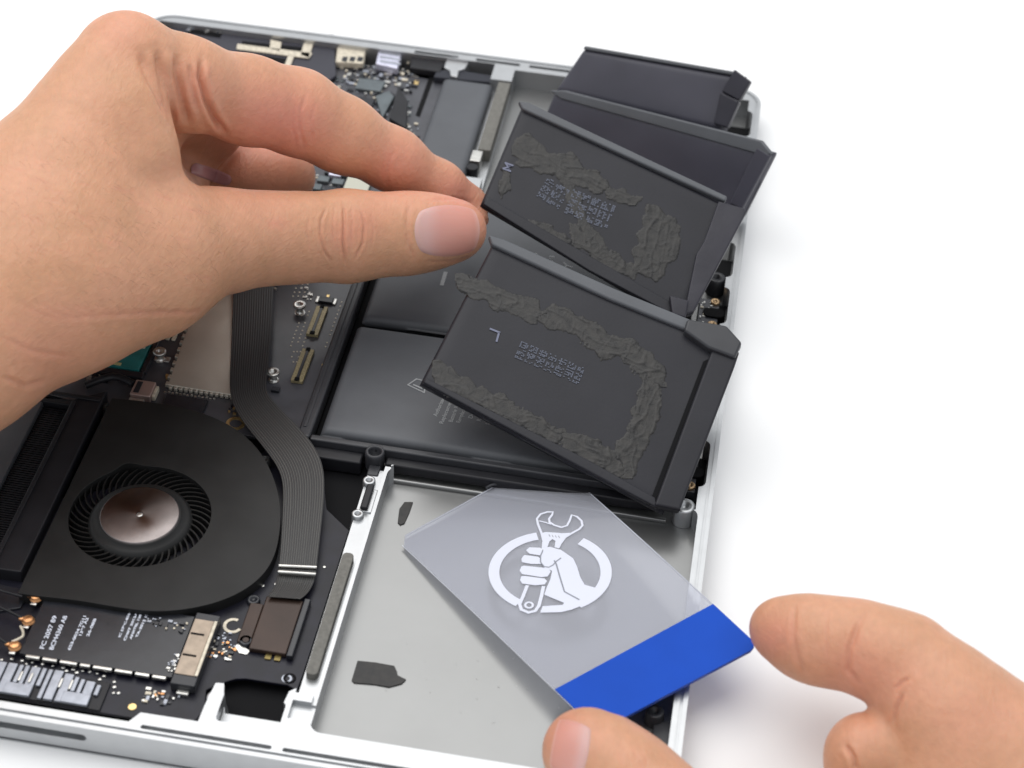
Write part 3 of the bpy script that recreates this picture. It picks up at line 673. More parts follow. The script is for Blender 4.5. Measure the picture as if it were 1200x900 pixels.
a = Q(196, 440, -4.3 * mm) / mm; cluster(MB, a.x - 1, a.y - 1, a.x + 1, a.y + 1, 2, -4.5, 16, 1.5, [GOLD])
# seen between the fingers: blocks of chips
for j in range(5):
    for i in range(3):
        a = Q(388 - j * 9 + i * 17, 200 + j * 9 + i * 3, -3.2 * mm) / mm
        if i < 2: box('slate_block', a.x - 1.9, a.y - 1.5, a.x + 1.9, a.y + 1.5, -4.4, -3.2, CHIPG if (i + j) % 3 else CHIP, MB, .2)
a = Q(392, 205, -3.2 * mm) / mm; box('port_shell', a.x - 1.8, a.y - 1, a.x + 2.2, a.y + 2, -4.4, -2.6, LILAC, MB, .2)
a = Q(415, 217, -3.4 * mm) / mm; box('copper_plate', a.x - 3, a.y - 4, a.x + 5, a.y + 4, -4.4, -3.2, mat('pale_plate', (0.50, 0.50, 0.42), .5, .2), MB, .2)
# far end of the board, beyond the hand
BR_ = pxpoly('hinge_bracket', [(200, 28), (262, 34), (300, 33), (392, 40), (394, 88), (380, 98), (330, 92), (200, 68)], -2.2, 1.2, mat('navy_bracket', (0.028, 0.028, 0.040), .5, var=.1), LAP, .4)
def openpx(px): return pxpoly('bracket_window', px, -2.0, .15, VOID, BR_, 0)
openpx([(284, 48), (362, 56), (358, 66), (281, 58)]); openpx([(222, 28), (262, 33), (258, 44), (218, 38)]); openpx([(300, 64), (345, 70), (335, 82), (295, 74)])
for px in ([(278, 51), (366, 62), (362, 68), (277, 57)], [(356, 50), (367, 51), (362, 68), (352, 64)], [(317, 46), (330, 49), (328, 60), (316, 57)], [(338, 64), (345, 65), (340, 78), (333, 77)]):
    pxpoly('bracket_rim', px, -1.5, .5, CREAM, BR_, .15)
a = Q(240, 35, -1.5 * mm) / mm; cluster(BR_, a.x - 6, a.y - 1.5, a.x + 7, a.y + 2, 22, -2.2, 21, 1.4, [GREYM, SILVER, CHIP])
pxpoly('port_block', [(396, 48), (430, 51), (426, 74), (393, 72)], -1.6, 2.6, CREAM, MB, .5)
for i in range(3): pxpoly('port_notch', [(402 + i * 9, 66), (408 + i * 9, 67), (406 + i * 9, 72), (400 + i * 9, 71)], -1.45, .2, CHIP, MB, 0)
pxpoly('port_shell', [(444, 57), (471, 61), (466, 80), (440, 74)], -1.2, 3, LILAC, MB, .5)
for i in range(3): pxpoly('shell_rib', [(446, 60 + i * 5), (470, 64 + i * 5), (469, 66 + i * 5), (445, 62 + i * 5)], -1.05, .2, GREYM, MB, .05)
a0 = Q(400, 80, -4.3 * mm) / mm
for sd, (pxx, w, h, n_) in enumerate((((410, 85), 5, 7, 16), ((436, 100), 6, 8, 26), ((455, 85), 6, 5, 22), ((470, 100), 5, 10, 22), ((420, 95), 5, 6, 10), ((448, 118), 6, 6, 14), ((500, 68), 7, 3, 10), ((425, 125), 5, 8, 12), ((478, 78), 3, 6, 12))):
    a = Q(*pxx, -4.3 * mm) / mm; cluster(MB, a.x - w, a.y - h, a.x + w, a.y + h, n_, -4.5, 30 + sd, 1.6, [CHIP, GREYM, CREAM, SILVER, CHIP])
pxpoly('driver_chip', [(421, 91), (452, 95), (446, 107), (416, 103)], -3.2, 1.2, CHIPG, MB, .25)
pxpoly('driver_chip', [(421, 112), (440, 116), (434, 127), (414, 122)], -3.2, 1.2, CHIP, MB, .25)
pxpoly('dark_plate', [(467, 100), (478, 118), (476, 150), (456, 138)], -1.2, 3.2, BLACKP, MB, .3)
pxpoly('dark_plate', [(482, 66), (522, 72), (516, 84), (480, 79)], -1.6, 2.6, BLACKP, MB, .4)
pxpoly('gold_pad', [(485, 94), (491, 94), (490, 99), (484, 99)], -4.1, .4, GOLD, MB, .1)
pxpoly('board_slot', [(505, 84), (511, 85), (492, 137), (487, 135)], -4.38, .1, VOID, MB, 0)
pxpoly('socket_tab', [(440, 112), (456, 106), (462, 113), (448, 138)], -2.6, 1.4, CHIPG, MB, .3)
# far rim fittings
pxpoly('case_bracket', [(523, 70), (536, 66), (550, 72), (545, 80), (538, 82), (536, 90), (528, 88), (527, 82), (520, 78)], -.9, 4, ALU, LAP, .4)
pxpoly('panel_gasket', [(539, 82), (582, 89), (584, 97), (508, 90), (512, 82)], -1.9, 2.6, mat('navy_foam', (0.020, 0.022, 0.032), .7), LAP, .4)
# right rim wells: small boards with gilded screws
for y0 in (184, 113):
    sbd = box('sensor_board', 207.9, y0 + 1, 214.0, y0 + 15.5, -6.9, -4.3, PCBG, LAP, .2)
    cluster(sbd, 208.4, y0 + 3, 212.2, y0 + 14, 26, -4.3, y0, .8, [CREAM, SILVER, CHIP])
    for yy in (y0 + 3.0, y0 + 14.0):
        lathe('gilded_screw', [(0, -3.9), (.5, -3.9), (.6, -3.5), (1.3, -3.5), (1.5, -3.8), (1.5, -4.3)], 212.6, yy, mat('old_gold', (0.55, 0.38, 0.22), .35, .8), sbd, 24)
    prism('dark_gasket', P2(rrect(209.2, y0 + 6.4, 216.0, y0 + 10.6, 2.0, 4)), -6.8 * mm, -3.6 * mm, VOID, sbd, .2 * mm)
for y0 in (206.5, 176.5):
    lathe('screw_boss', [(0, -2.6), (1.0, -2.6), (1.1, -1.2), (2.4, -1.2), (2.8, -1.5), (2.9, -7.0)], 212.0, y0 + .5, FRAMEP, LAP, 28)
for sd, (pxx, w, h, n_) in enumerate((((405, 105), 5, 9, 40), ((430, 130), 6, 8, 40), ((470, 130), 5, 8, 24), ((440, 85), 8, 4, 26), ((385, 215), 5, 6, 20), ((480, 160), 3, 8, 10), ((455, 70), 10, 2, 20))):
    a = Q(*pxx, -4.3 * mm) / mm; cluster(MB, a.x - w, a.y - h, a.x + w, a.y + h, n_, -4.5, 60 + sd, 1.0, [CHIP, GREYM, CREAM, SILVER, CHIPG])
for px, r_ in (((768, 833), 2.2), ((754, 862), 1.6)):
    a = Q(*px, -3 * mm) / mm
    lathe('screw_boss', [(0, -4.2), (r_ * .4, -4.2), (r_ * .45, -3), (r_ * .9, -3), (r_, -3.2), (r_ + .3, -7.0)], a.x, a.y, FRAMEP, LAP, 28)
a = Q(780, 850, -6 * mm) / mm
box('rim_bracket', a.x - 3, 12, a.x + 2.2, 34, -7.05, -5.4, FRAMEP, LAP, .4)

# ------------------------------------------------------------------ lifted battery cells
def plane_hit(px, p0, nrm):
    d = Vector(ray(*px)); c = Vector(CP); s = (p0 - c).dot(nrm) / d.dot(nrm); return c + d * s
class Cell:
    def __init__(s, TL, TR, BR, BLpx, th, m, label, seed, group=None):
        a, b_, c = [Q(q[0], q[1], q[2] * mm) for q in (TL, TR, BR)]
        n_ = (b_ - a).cross(c - b_).normalized()
        if n_.dot(Vector(CP) - a) < 0: n_ = -n_
        s.p0, s.n = a, n_; s.m = m
        d = plane_hit(BLpx, a, n_); s.c4 = (a, b_, c, d)
        me, _ = pouch_mesh(s.c4, th * mm, 30, 18, .0003 if th > 5 else 0.0, .0021 if th > 5 else .0015, seed, .00022 if th > 5 else .0001)
        s.o = link('battery_cell', me, m); meta(s.o, label, 'battery cell', group)
    def at(s, px, lift=0.0): return plane_hit(px, s.p0, s.n) + s.n * lift
    def slab(s, name, px, lift, th, m, bev=.0002):
        top = [s.at(p, lift) for p in px]; bm = bmesh.new()
        t = [bm.verts.new(p) for p in top]; b_ = [bm.verts.new(p - s.n * th) for p in top]
        bm.faces.new(t); bm.faces.new(list(reversed(b_)))
        for i in range(len(t)): bm.faces.new((t[i], b_[i], b_[(i + 1) % len(t)], t[(i + 1) % len(t)]))
        o = link(name, fin(bm), m, s.o)
        if bev: bevel(o, bev, 3)
        return o
    def glue(s, px, seed, hgt=.0005, amp=.0005, step=1.15, name='torn_adhesive', base=.00012, fr=1500, gran=.30):
        """raised irregular film with torn edges filling the outline px on the cell face"""
        P_ = np.array(px, float); ev_, ew_ = np.linalg.eigh(np.cov(P_.T)); mj = ew_[:, 1]; mn_ = ew_[:, 0]
        x0, y0 = P_.min(0) - 2; x1, y1 = P_.max(0) + 2
        gx = np.arange(x0, x1, step); gy = np.arange(y0, y1, step); X, Y = np.meshgrid(gx, gy)
        inside = np.zeros(X.shape, bool); dist = np.full(X.shape, 1e9)
        n_ = len(P_)
        for i in range(n_):
            a = P_[i]; c = P_[(i + 1) % n_]; d = c - a
            cond = ((a[1] > Y) != (c[1] > Y)) & (X < (c[0] - a[0]) * (Y - a[1]) / (c[1] - a[1] + 1e-12) + a[0]); inside ^= cond
            t = np.clip(((X - a[0]) * d[0] + (Y - a[1]) * d[1]) / (d @ d), 0, 1)
            dist = np.minimum(dist, np.hypot(X - a[0] - t * d[0], Y - a[1] - t * d[1]))
        sd = np.where(inside, dist, -dist)
        bm = bmesh.new(); V = {}; pass
        for j in range(X.shape[0]):
            for i in range(X.shape[1]):
                x_, y_ = X[j, i], Y[j, i]
                q = sd[j, i] + 2.6 + mnoise.noise(Vector((x_ * .075, y_ * .075, seed))) * 7 + mnoise.noise(Vector((x_ * .33, y_ * .33, seed))) * 2.2
                if q > -step * 1.2:
                    p = s.at((x_, y_))
                    f = min(1, max(0, q / 1.6)); f = f * f * (3 - 2 * f)
                    a1 = x_ * mj[0] + y_ * mj[1]; a2 = x_ * mn_[0] + y_ * mn_[1]
                    wv = mnoise.noise(Vector((a1 * .04, a2 * .04, seed + 4))) * 7
                    r1 = max(0, 1 - abs(mnoise.noise(Vector((a1 * .022, (a2 + wv) * .085, seed * 3)))) * 11)
                    r2 = max(0, 1 - abs(mnoise.noise(Vector((x_ * .07, y_ * .07, seed * 5)))) * 14)
                    patch = min(1, max(0, mnoise.noise(Vector((x_ * .06, y_ * .06, seed + 31))) * 3 + .25 + gran))
                    nz = mnoise.fractal(p * 2600 + Vector((seed, 0, 0)), .8, 2.1, 3)
                    z_ = .00004 + .00013 * r1 + .00009 * r2 + .00005 * patch * nz + .00004 * mnoise.noise(Vector((x_ * .12, y_ * .12, seed)))
                    V[(j, i)] = bm.verts.new(p + s.n * (base + f * z_ - (1 - f) * .00030))
        for (j, i) in list(V):
            k4 = [(j, i), (j, i + 1), (j + 1, i + 1), (j + 1, i)]
            if all(k_ in V for k_ in k4): bm.faces.new([V[k_] for k_ in k4])
        me = fin(bm)
        for p in me.polygons: p.use_smooth = True
        return link(name, me, GLUE, s.o)
    def dots(s, name, a, c, rows_, cols, w, m, fill=.62, seed=0, hgt=10):
        """printed code lines: dot-matrix characters between photo points a and c, running rows below"""
        r = random.Random(seed); bm = bmesh.new(); A_, C_ = np.array(a, float), np.array(c, float); d = C_ - A_
        nd = np.array([-d[1], d[0]]) / np.hypot(*d) * hgt
        for j in range(rows_):
            for i in range(cols):
                if (i % 6) == 5 or (j % 6) == 5 or r.random() > fill: continue
                q = A_ + d * i / cols + nd * j / rows_ * 1.0
                e1 = d / cols * w; e2 = nd / rows_ * w
                ps = [s.at(tuple(q + u * e1 + v * e2), .00022) for u, v in ((0, 0), (1, 0), (1, 1), (0, 1))]
                bm.faces.new([bm.verts.new(p) for p in ps])
        return link(name, fin(bm), m, s.o)
GL = 'loose battery cells lifted out of the far side of the laptop'
cD = Cell((683, 55, 16), (872, 88, 24), (846, 157, 8), (647, 108), 6.5, CELLC, 'smooth violet grey battery cell at the very back, two taped tabs on its end', 5)
cD.slab('tape_tab', [(862, 82), (881, 96), (868, 119), (847, 108)], .0016, .0026, TAPE, .0005)
cD.slab('tape_tab', [(846, 109), (868, 120), (854, 151), (838, 146)], .0019, .0030, TAPE, .0005)
cD.slab('seam_flange', [(686, 54), (866, 85), (864, 89), (684, 58)], .0006, .0016, CELL, .0003)
cC = Cell((648, 106, 13), (905, 179, 25), (866, 256, 4), (604, 215), 6.0, CELLC, 'broad plain grey battery cell between the backmost cell and the cell marked M', 9)
cC.slab('seam_flange', [(645, 106), (662, 106), (893, 165), (905, 180), (898, 183), (658, 116)], .0007, .0020, CELL, .0005)
cC.slab('end_fold', [(888, 172), (904, 182), (870, 246), (856, 238)], .0008, .0020, CELLC, .0006)
cA = Cell((611, 124, 40), (868, 246, 24), (798, 377, 8), (563, 238), 4.2, CELLB, 'upper pinched battery cell with torn adhesive on its underside, printed with a letter M', 14)
cB = Cell((577, 284, 34), (866, 408, 20), (778, 600, 1), (492, 448), 4.2, CELLB, 'lower pinched battery cell with torn adhesive on its underside, printed with a letter L', 21)
# cell A (upper)
cA.slab('seam_flange', [(607, 120), (620, 122), (640, 132), (852, 232), (849, 238), (634, 140), (612, 130)], .0012, .0024, CELL, .0006)
cA.slab('lower_lip', [(566, 240), (572, 232), (690, 300), (792, 358), (800, 376), (690, 318)], .0006, .0014, CELLB, .0004)
cA.slab('tape_tab', [(841, 238), (872, 247), (873, 253), (812, 368), (800, 372), (815, 300), (824, 285)], .0016, .0028, TAPE, .0005)
cA.slab('tape_tab', [(783, 350), (806, 356), (802, 377), (786, 372)], .0026, .0020, TAPE, .0005)
cA.glue([(604, 160), (616, 158), (640, 176), (652, 186), (668, 182), (690, 198), (712, 210), (716, 222), (700, 226), (676, 218), (655, 208), (640, 204), (616, 194), (598, 182)], 3, amp=.0007, gran=.95)
cA.glue([(654, 186), (663, 204), (677, 222), (684, 248), (697, 272), (716, 290), (724, 306), (716, 306), (694, 294), (684, 272), (672, 250), (664, 226), (654, 206)], 5, .0007, .0006)
cA.glue([(760, 240), (782, 250), (796, 268), (794, 290), (780, 318), (770, 330), (752, 324), (742, 312), (744, 290), (752, 272), (756, 256)], 7, .0005, .00045, gran=.95)
cA.glue([(708, 220), (730, 224), (752, 232), (744, 240), (718, 234)], 8, .0003, .0003)
cA.glue([(586, 216), (590, 200), (598, 206), (594, 222), (588, 232)], 9, .0003, .0003)
cA.glue([(668, 262), (684, 270), (706, 290), (728, 306), (748, 318), (742, 326), (716, 316), (694, 300), (672, 284)], 10, .0003, .0003)
cA.glue([(620, 258), (645, 266), (668, 282), (660, 286), (634, 272)], 11, .0002, .0002)
cA.dots('printed_code', (672, 222), (722, 242), 16, 26, .8, DIMINK, seed=1, hgt=30)
cA.dots('printed_code', (642, 208), (668, 224), 16, 14, .8, DIMINK, seed=2, hgt=26)
# cell B (lower)
cB.slab('seam_flange', [(572, 277), (590, 282), (720, 340), (862, 398), (869, 408), (862, 412), (712, 352), (576, 289)], .0012, .0030, CELL, .0007)
cB.slab('terminal_fold', [(836, 405), (866, 414), (860, 432), (796, 600), (766, 594)], .0014, .0034, CELLB, .0007)
cB.slab('fold_groove', [(824, 424), (833, 420), (767, 590), (760, 592)], .00035, .0008, VOID, 0)
cB.slab('corner_cap', [(804, 378), (850, 386), (868, 406), (860, 424), (828, 412), (800, 392)], .0026, .0040, FRAMEP, .0008)
cB.slab('lower_lip', [(496, 449), (500, 444), (690, 540), (768, 584), (770, 596), (680, 548)], .0006, .0014, CELLB, .0004)
cB.glue([(508, 424), (524, 428), (545, 442), (560, 456), (596, 470), (624, 488), (650, 500), (662, 508), (656, 518), (630, 510), (600, 494), (560, 476), (530, 462), (508, 452)], 31, .0004, .0005)
cB.glue([(535, 322), (560, 326), (590, 340), (630, 354), (640, 368), (624, 378), (604, 370), (580, 360), (556, 348), (538, 336)], 33, .0006, .0008)
cB.glue([(628, 372), (650, 358), (672, 366), (700, 384), (734, 396), (756, 408), (776, 430), (780, 452), (762, 452), (744, 434), (724, 416), (706, 422), (690, 404), (664, 388), (640, 382)], 35, .0005, .0005)
cB.glue([(756, 440), (772, 452), (774, 476), (766, 506), (752, 532), (738, 560), (728, 560), (730, 540), (714, 530), (735, 510), (742, 480), (750, 462)], 37, .0005, .00045, gran=.95)
cB.glue([(660, 508), (690, 512), (716, 530), (730, 540), (728, 558), (700, 546), (676, 534), (656, 520)], 39, .0003, .00035)
cB.dots('printed_code', (611, 400), (686, 432), 14, 40, .8, DIMINK, seed=3, hgt=21)
# letters M and L
def cell_text(cell, s, a, c, size):
    A_, C_ = cell.at(a, .0003), cell.at(c, .0003); return text('letter', s, A_, C_ - A_, cell.n, size, mat('letter_ink', (0.15, 0.16, 0.23), .6), cell.o)
cell_text(cA, 'M', (598, 203), (603, 191), 4.0 * mm)
def cell_line(cell, name, px, w):
    bm = bmesh.new()
    for a, c in zip(px, px[1:]):
        A_, C_ = cell.at(a, .0003), cell.at(c, .0003); d = (C_ - A_).normalized(); s = d.cross(cell.n) * w / 2; e = d * w / 2
        v = [bm.verts.new(p) for p in (A_ - e - s, C_ + e - s, C_ + e + s, A_ - e + s)]; bm.faces.new(v)
        cell_line.k = 0
    return link(name, fin(bm), mat('letter_ink', (0.15, 0.16, 0.23), .6), cell.o)
cell_line(cB, 'letter', [(575, 386), (585, 390)], .00055); cell_line(cB, 'letter', [(584.5, 391), (582, 400)], .00055)

# ------------------------------------------------------------------ plastic opening card
CARD = bpy.data.materials.new('frosted_plastic'); CARD.use_nodes = True; nt = CARD.node_tree; b = nt.nodes['Principled BSDF']
b.inputs['Base Color'].default_value = (0.50, 0.51, 0.56, 1); b.inputs['Roughness'].default_value = 0.14
b.inputs['Transmission Weight'].default_value = 0.0; b.inputs['IOR'].default_value = 1.45; b.inputs['Specular IOR Level'].default_value = .55
tr = N(nt, 'ShaderNodeBsdfTransparent'); tr.inputs[0].default_value = (0.93, 0.94, 0.98, 1)
tl = N(nt, 'ShaderNodeBsdfTranslucent'); tl.inputs[0].default_value = (0.7, 0.72, 0.8, 1)
ms = N(nt, 'ShaderNodeMixShader'); ms.inputs[0].default_value = 0.38; out = nt.nodes['Material Output']
nt.links.new(tr.outputs[0], ms.inputs[1]); nt.links.new(b.outputs[0], ms.inputs[2]); nt.links.new(ms.outputs[0], out.inputs[0])
kT, kR, kB, kL = Q(643, 535, -.0050), Q(889, 758, .0048), Q(701, 858, -.0002), Q(465, 633, -.0062)
KN = (kR - kT).cross(kL - kT).normalized()
if KN.z < 0: KN = -KN
def cardp(u, v, lift=0):   # u along the short side from the left corner to the top corner, v towards the blue end
    p = (kL * (1 - u) + kT * u) * (1 - v) + (kB * (1 - u) + kR * u) * v
    return p + KN * (lift + .0005 * math.sin(math.pi * v))
def card_mesh(v0, v1, lo, hi, rad=True, u0=0, u1=1):
    WU, WV = .0534, .0866; bm = bmesh.new(); r = .0028
    out_ = []
    nu, nv = 16, 26
    for j in range(nv + 1):
        v = v0 + (v1 - v0) * j / nv; row = []
        dv = min(v, 1 - v) * WV
        ins = (r - math.sqrt(max(0, r * r - (r - dv) ** 2))) / WU if (dv < r and rad) else 0
        for i in range(nu + 1):
            u = u0 + (u1 - u0) * i / nu; u = ins + (1 - 2 * ins) * u
            row.append((u, v))
        out_.append(row)
    T_ = [[bm.verts.new(cardp(u, v, hi)) for u, v in r_] for r_ in out_]; B_ = [[bm.verts.new(cardp(u, v, lo)) for u, v in r_] for r_ in out_]
    for j in range(nv):
        for i in range(nu):
            bm.faces.new((T_[j][i], T_[j][i + 1], T_[j + 1][i + 1], T_[j + 1][i])); bm.faces.new((B_[j][i], B_[j + 1][i], B_[j + 1][i + 1], B_[j][i + 1]))
    for i in range(nu):
        bm.faces.new((T_[0][i], B_[0][i], B_[0][i + 1], T_[0][i + 1])); bm.faces.new((T_[-1][i], T_[-1][i + 1], B_[-1][i + 1], B_[-1][i]))
    for j in range(nv):
        bm.faces.new((T_[j][0], T_[j + 1][0], B_[j + 1][0], B_[j][0])); bm.faces.new((T_[j][-1], B_[j][-1], B_[j + 1][-1], T_[j + 1][-1]))
    me = fin(bm)
    for p in me.polygons: p.use_smooth = False
    return me
# bias v so that row spacing resolves the rounded corners
kc = link('plastic_card', card_mesh(0, 1, -.0004, .0002), CARD)
meta(kc, 'frosted clear plastic opening card with white fist and wrench emblem and blue end band', 'plastic card')
EDGE = mat('card_edge', (0.62, 0.64, 0.68), .3)
for (u0, v0, u1, v1) in ((0, .03, 0, .97), (1, .03, 1, .97), (.05, 0, .95, 0)):
    tube('polished_edge', [cardp(u0 + (u1 - u0) * t, v0 + (v1 - v0) * t, -.0001) for t in np.linspace(0, 1, 16)], .00014, EDGE, kc)
def uv_of(px):   # photo point on the card -> (u,v)
    p = plane_hit(px, (kL + kT + kR + kB) / 4 + KN * .0008, KN)
    ex, ey = kT - kL, kB - kL; d = p - kL
    u = d.dot(ex) / ex.length_squared; v = d.dot(ey) / ey.length_squared
    for _ in range(12):
        q = cardp(u, v); a = np.array(q); X, Y, _d = pix(a[None]); e = 1e-4
        J = np.array([[pix(np.array(cardp(u + e, v))[None])[k][0] - (X, Y)[k][0] for k in (0, 1)], [pix(np.array(cardp(u, v + e))[None])[k][0] - (X, Y)[k][0] for k in (0, 1)]]).T / e
        s = np.linalg.solve(J, np.array([px[0] - X[0], px[1] - Y[0]])); u += s[0]; v += s[1]
    return u, v
blue_v = (uv_of((648, 808))[1] + uv_of((846, 705))[1]) / 2
kb = link('blue_band', card_mesh(blue_v, 1, -.00052, .00032), BLUE, kc)
LOGO = mat('white_print', (0.66, 0.68, 0.77), .5)
def decal(name, px, m, lift):
    bm = bmesh.new(); vs = []
    for p in px:
        u, v = uv_of(p); vs.append(bm.verts.new(cardp(u, v, lift)))
    f = bm.faces.new(vs); bmesh.ops.triangulate(bm, faces=[f])
    me = fin(bm); o = link(name, me, m, kc); so = o.modifiers.new('s', 'SOLIDIFY'); so.thickness = .00003; return o
def Z(x, y): return (540 + x / 4, 560 + y / 4)      # coordinates measured on a 4x enlargement
# ring with gaps: outer and inner ellipse arcs
def ering(a0, a1, n=40):
    o, i = [], []
    for k in range(n + 1):
        a = math.radians(a0 + (a1 - a0) * k / n)
        o.append(Z(419 + 289 * math.cos(a), 447 + 191 * math.sin(a))); i.append(Z(418 + 237 * math.cos(a), 447 + 157 * math.sin(a)))
    return o + list(reversed(i))
decal('emblem_ring', ering(124, 257), LOGO, .00030)
decal('emblem_ring', ering(303, 392), LOGO, .00030)
decal('emblem_ring', ering(32, 60), LOGO, .00030)
decal('emblem_forearm', [Z(*p) for p in ((392, 330), (420, 328), (470, 342), (527, 382), (545, 420), (560, 470), (580, 505), (632, 520), (650, 545), (600, 590), (520, 622), (470, 634), (372, 636), (384, 606), (440, 602), (478, 600), (484, 590), (440, 572), (392, 552), (402, 520), (420, 480), (428, 440), (392, 425), (375, 400), (376, 360))], LOGO, .00031)
for q in (((322, 330), (372, 332), (384, 340), (372, 368), (322, 360), (306, 344)), ((292, 372), (300, 366), (362, 374), (376, 384), (380, 408), (330, 408), (288, 400), (284, 386)), ((284, 420), (296, 416), (410, 428), (422, 444), (408, 466), (380, 470), (288, 456), (276, 440)), ((284, 466), (300, 464), (392, 476), (404, 488), (394, 504), (350, 508), (288, 500), (278, 484))):
    decal('emblem_finger', [Z(*p) for p in q], LOGO, .00032)
def stroke(name, px, w, m, lift):
    pts = [cardp(*uv_of(p), lift) for p in px]; bm = bmesh.new()
    L_ = []; R_ = []
    for i, p in enumerate(pts):
        d = (pts[min(i + 1, len(pts) - 1)] - pts[max(i - 1, 0)]).normalized(); s = d.cross(KN) * w / 2
        L_.append(bm.verts.new(p - s)); R_.append(bm.verts.new(p + s))
    for i in range(len(pts) - 1): bm.faces.new((L_[i], L_[i + 1], R_[i + 1], R_[i]))
    return link(name, fin(bm), m, kc)
HL = mat('emblem_gap', (0.22, 0.23, 0.27), .5)
stroke('wrench_outline', [Z(*p) for p in ((384, 340), (388, 300), (378, 262), (362, 222), (357, 196), (374, 174), (406, 164), (432, 164), (428, 178), (414, 196), (416, 212), (438, 226), (472, 236), (498, 228), (510, 206), (520, 178), (545, 186), (566, 206), (570, 228), (556, 244), (520, 264), (488, 284), (468, 312), (456, 334))], .00062, LOGO, .00034)
decal('wrench_plate', [Z(*p) for p in ((384, 262), (400, 258), (478, 264), (520, 262), (486, 288), (472, 312), (458, 334), (440, 330), (444, 300), (430, 292), (416, 302), (406, 330), (388, 330), (390, 300))], LOGO, .00033)
for k in range(4): stroke('wrench_mark', [Z(414 + 15 * k, 270 + k * 2), Z(420 + 15 * k, 280 + k * 2)], .00035, HL, .00036)
stroke('wrench_jaw', [Z(368, 206), Z(400, 214), Z(424, 222)], .0004, LOGO, .00034)
stroke('wrench_handle', [Z(*p) for p in ((312, 508), (292, 560), (276, 596), (284, 622), (318, 636), (350, 628), (366, 604), (378, 560), (388, 512))], .0009, LOGO, .00036)
stroke('wrench_eye', [Z(320 + 18 * math.cos(a), 601 + 13 * math.sin(a)) for a in np.linspace(0, 2 * math.pi, 18)], .0006, LOGO, .00036)
stroke('emblem_crease', [Z(*p) for p in ((385, 345), (374, 370), (374, 400), (390, 420), (412, 424), (432, 414), (448, 396), (470, 380))], .00035, HL, .00038)
stroke('emblem_crease', [Z(*p) for p in ((438, 392), (448, 410), (462, 460), (474, 500), (486, 538), (556, 576))], .0004, HL, .00038)

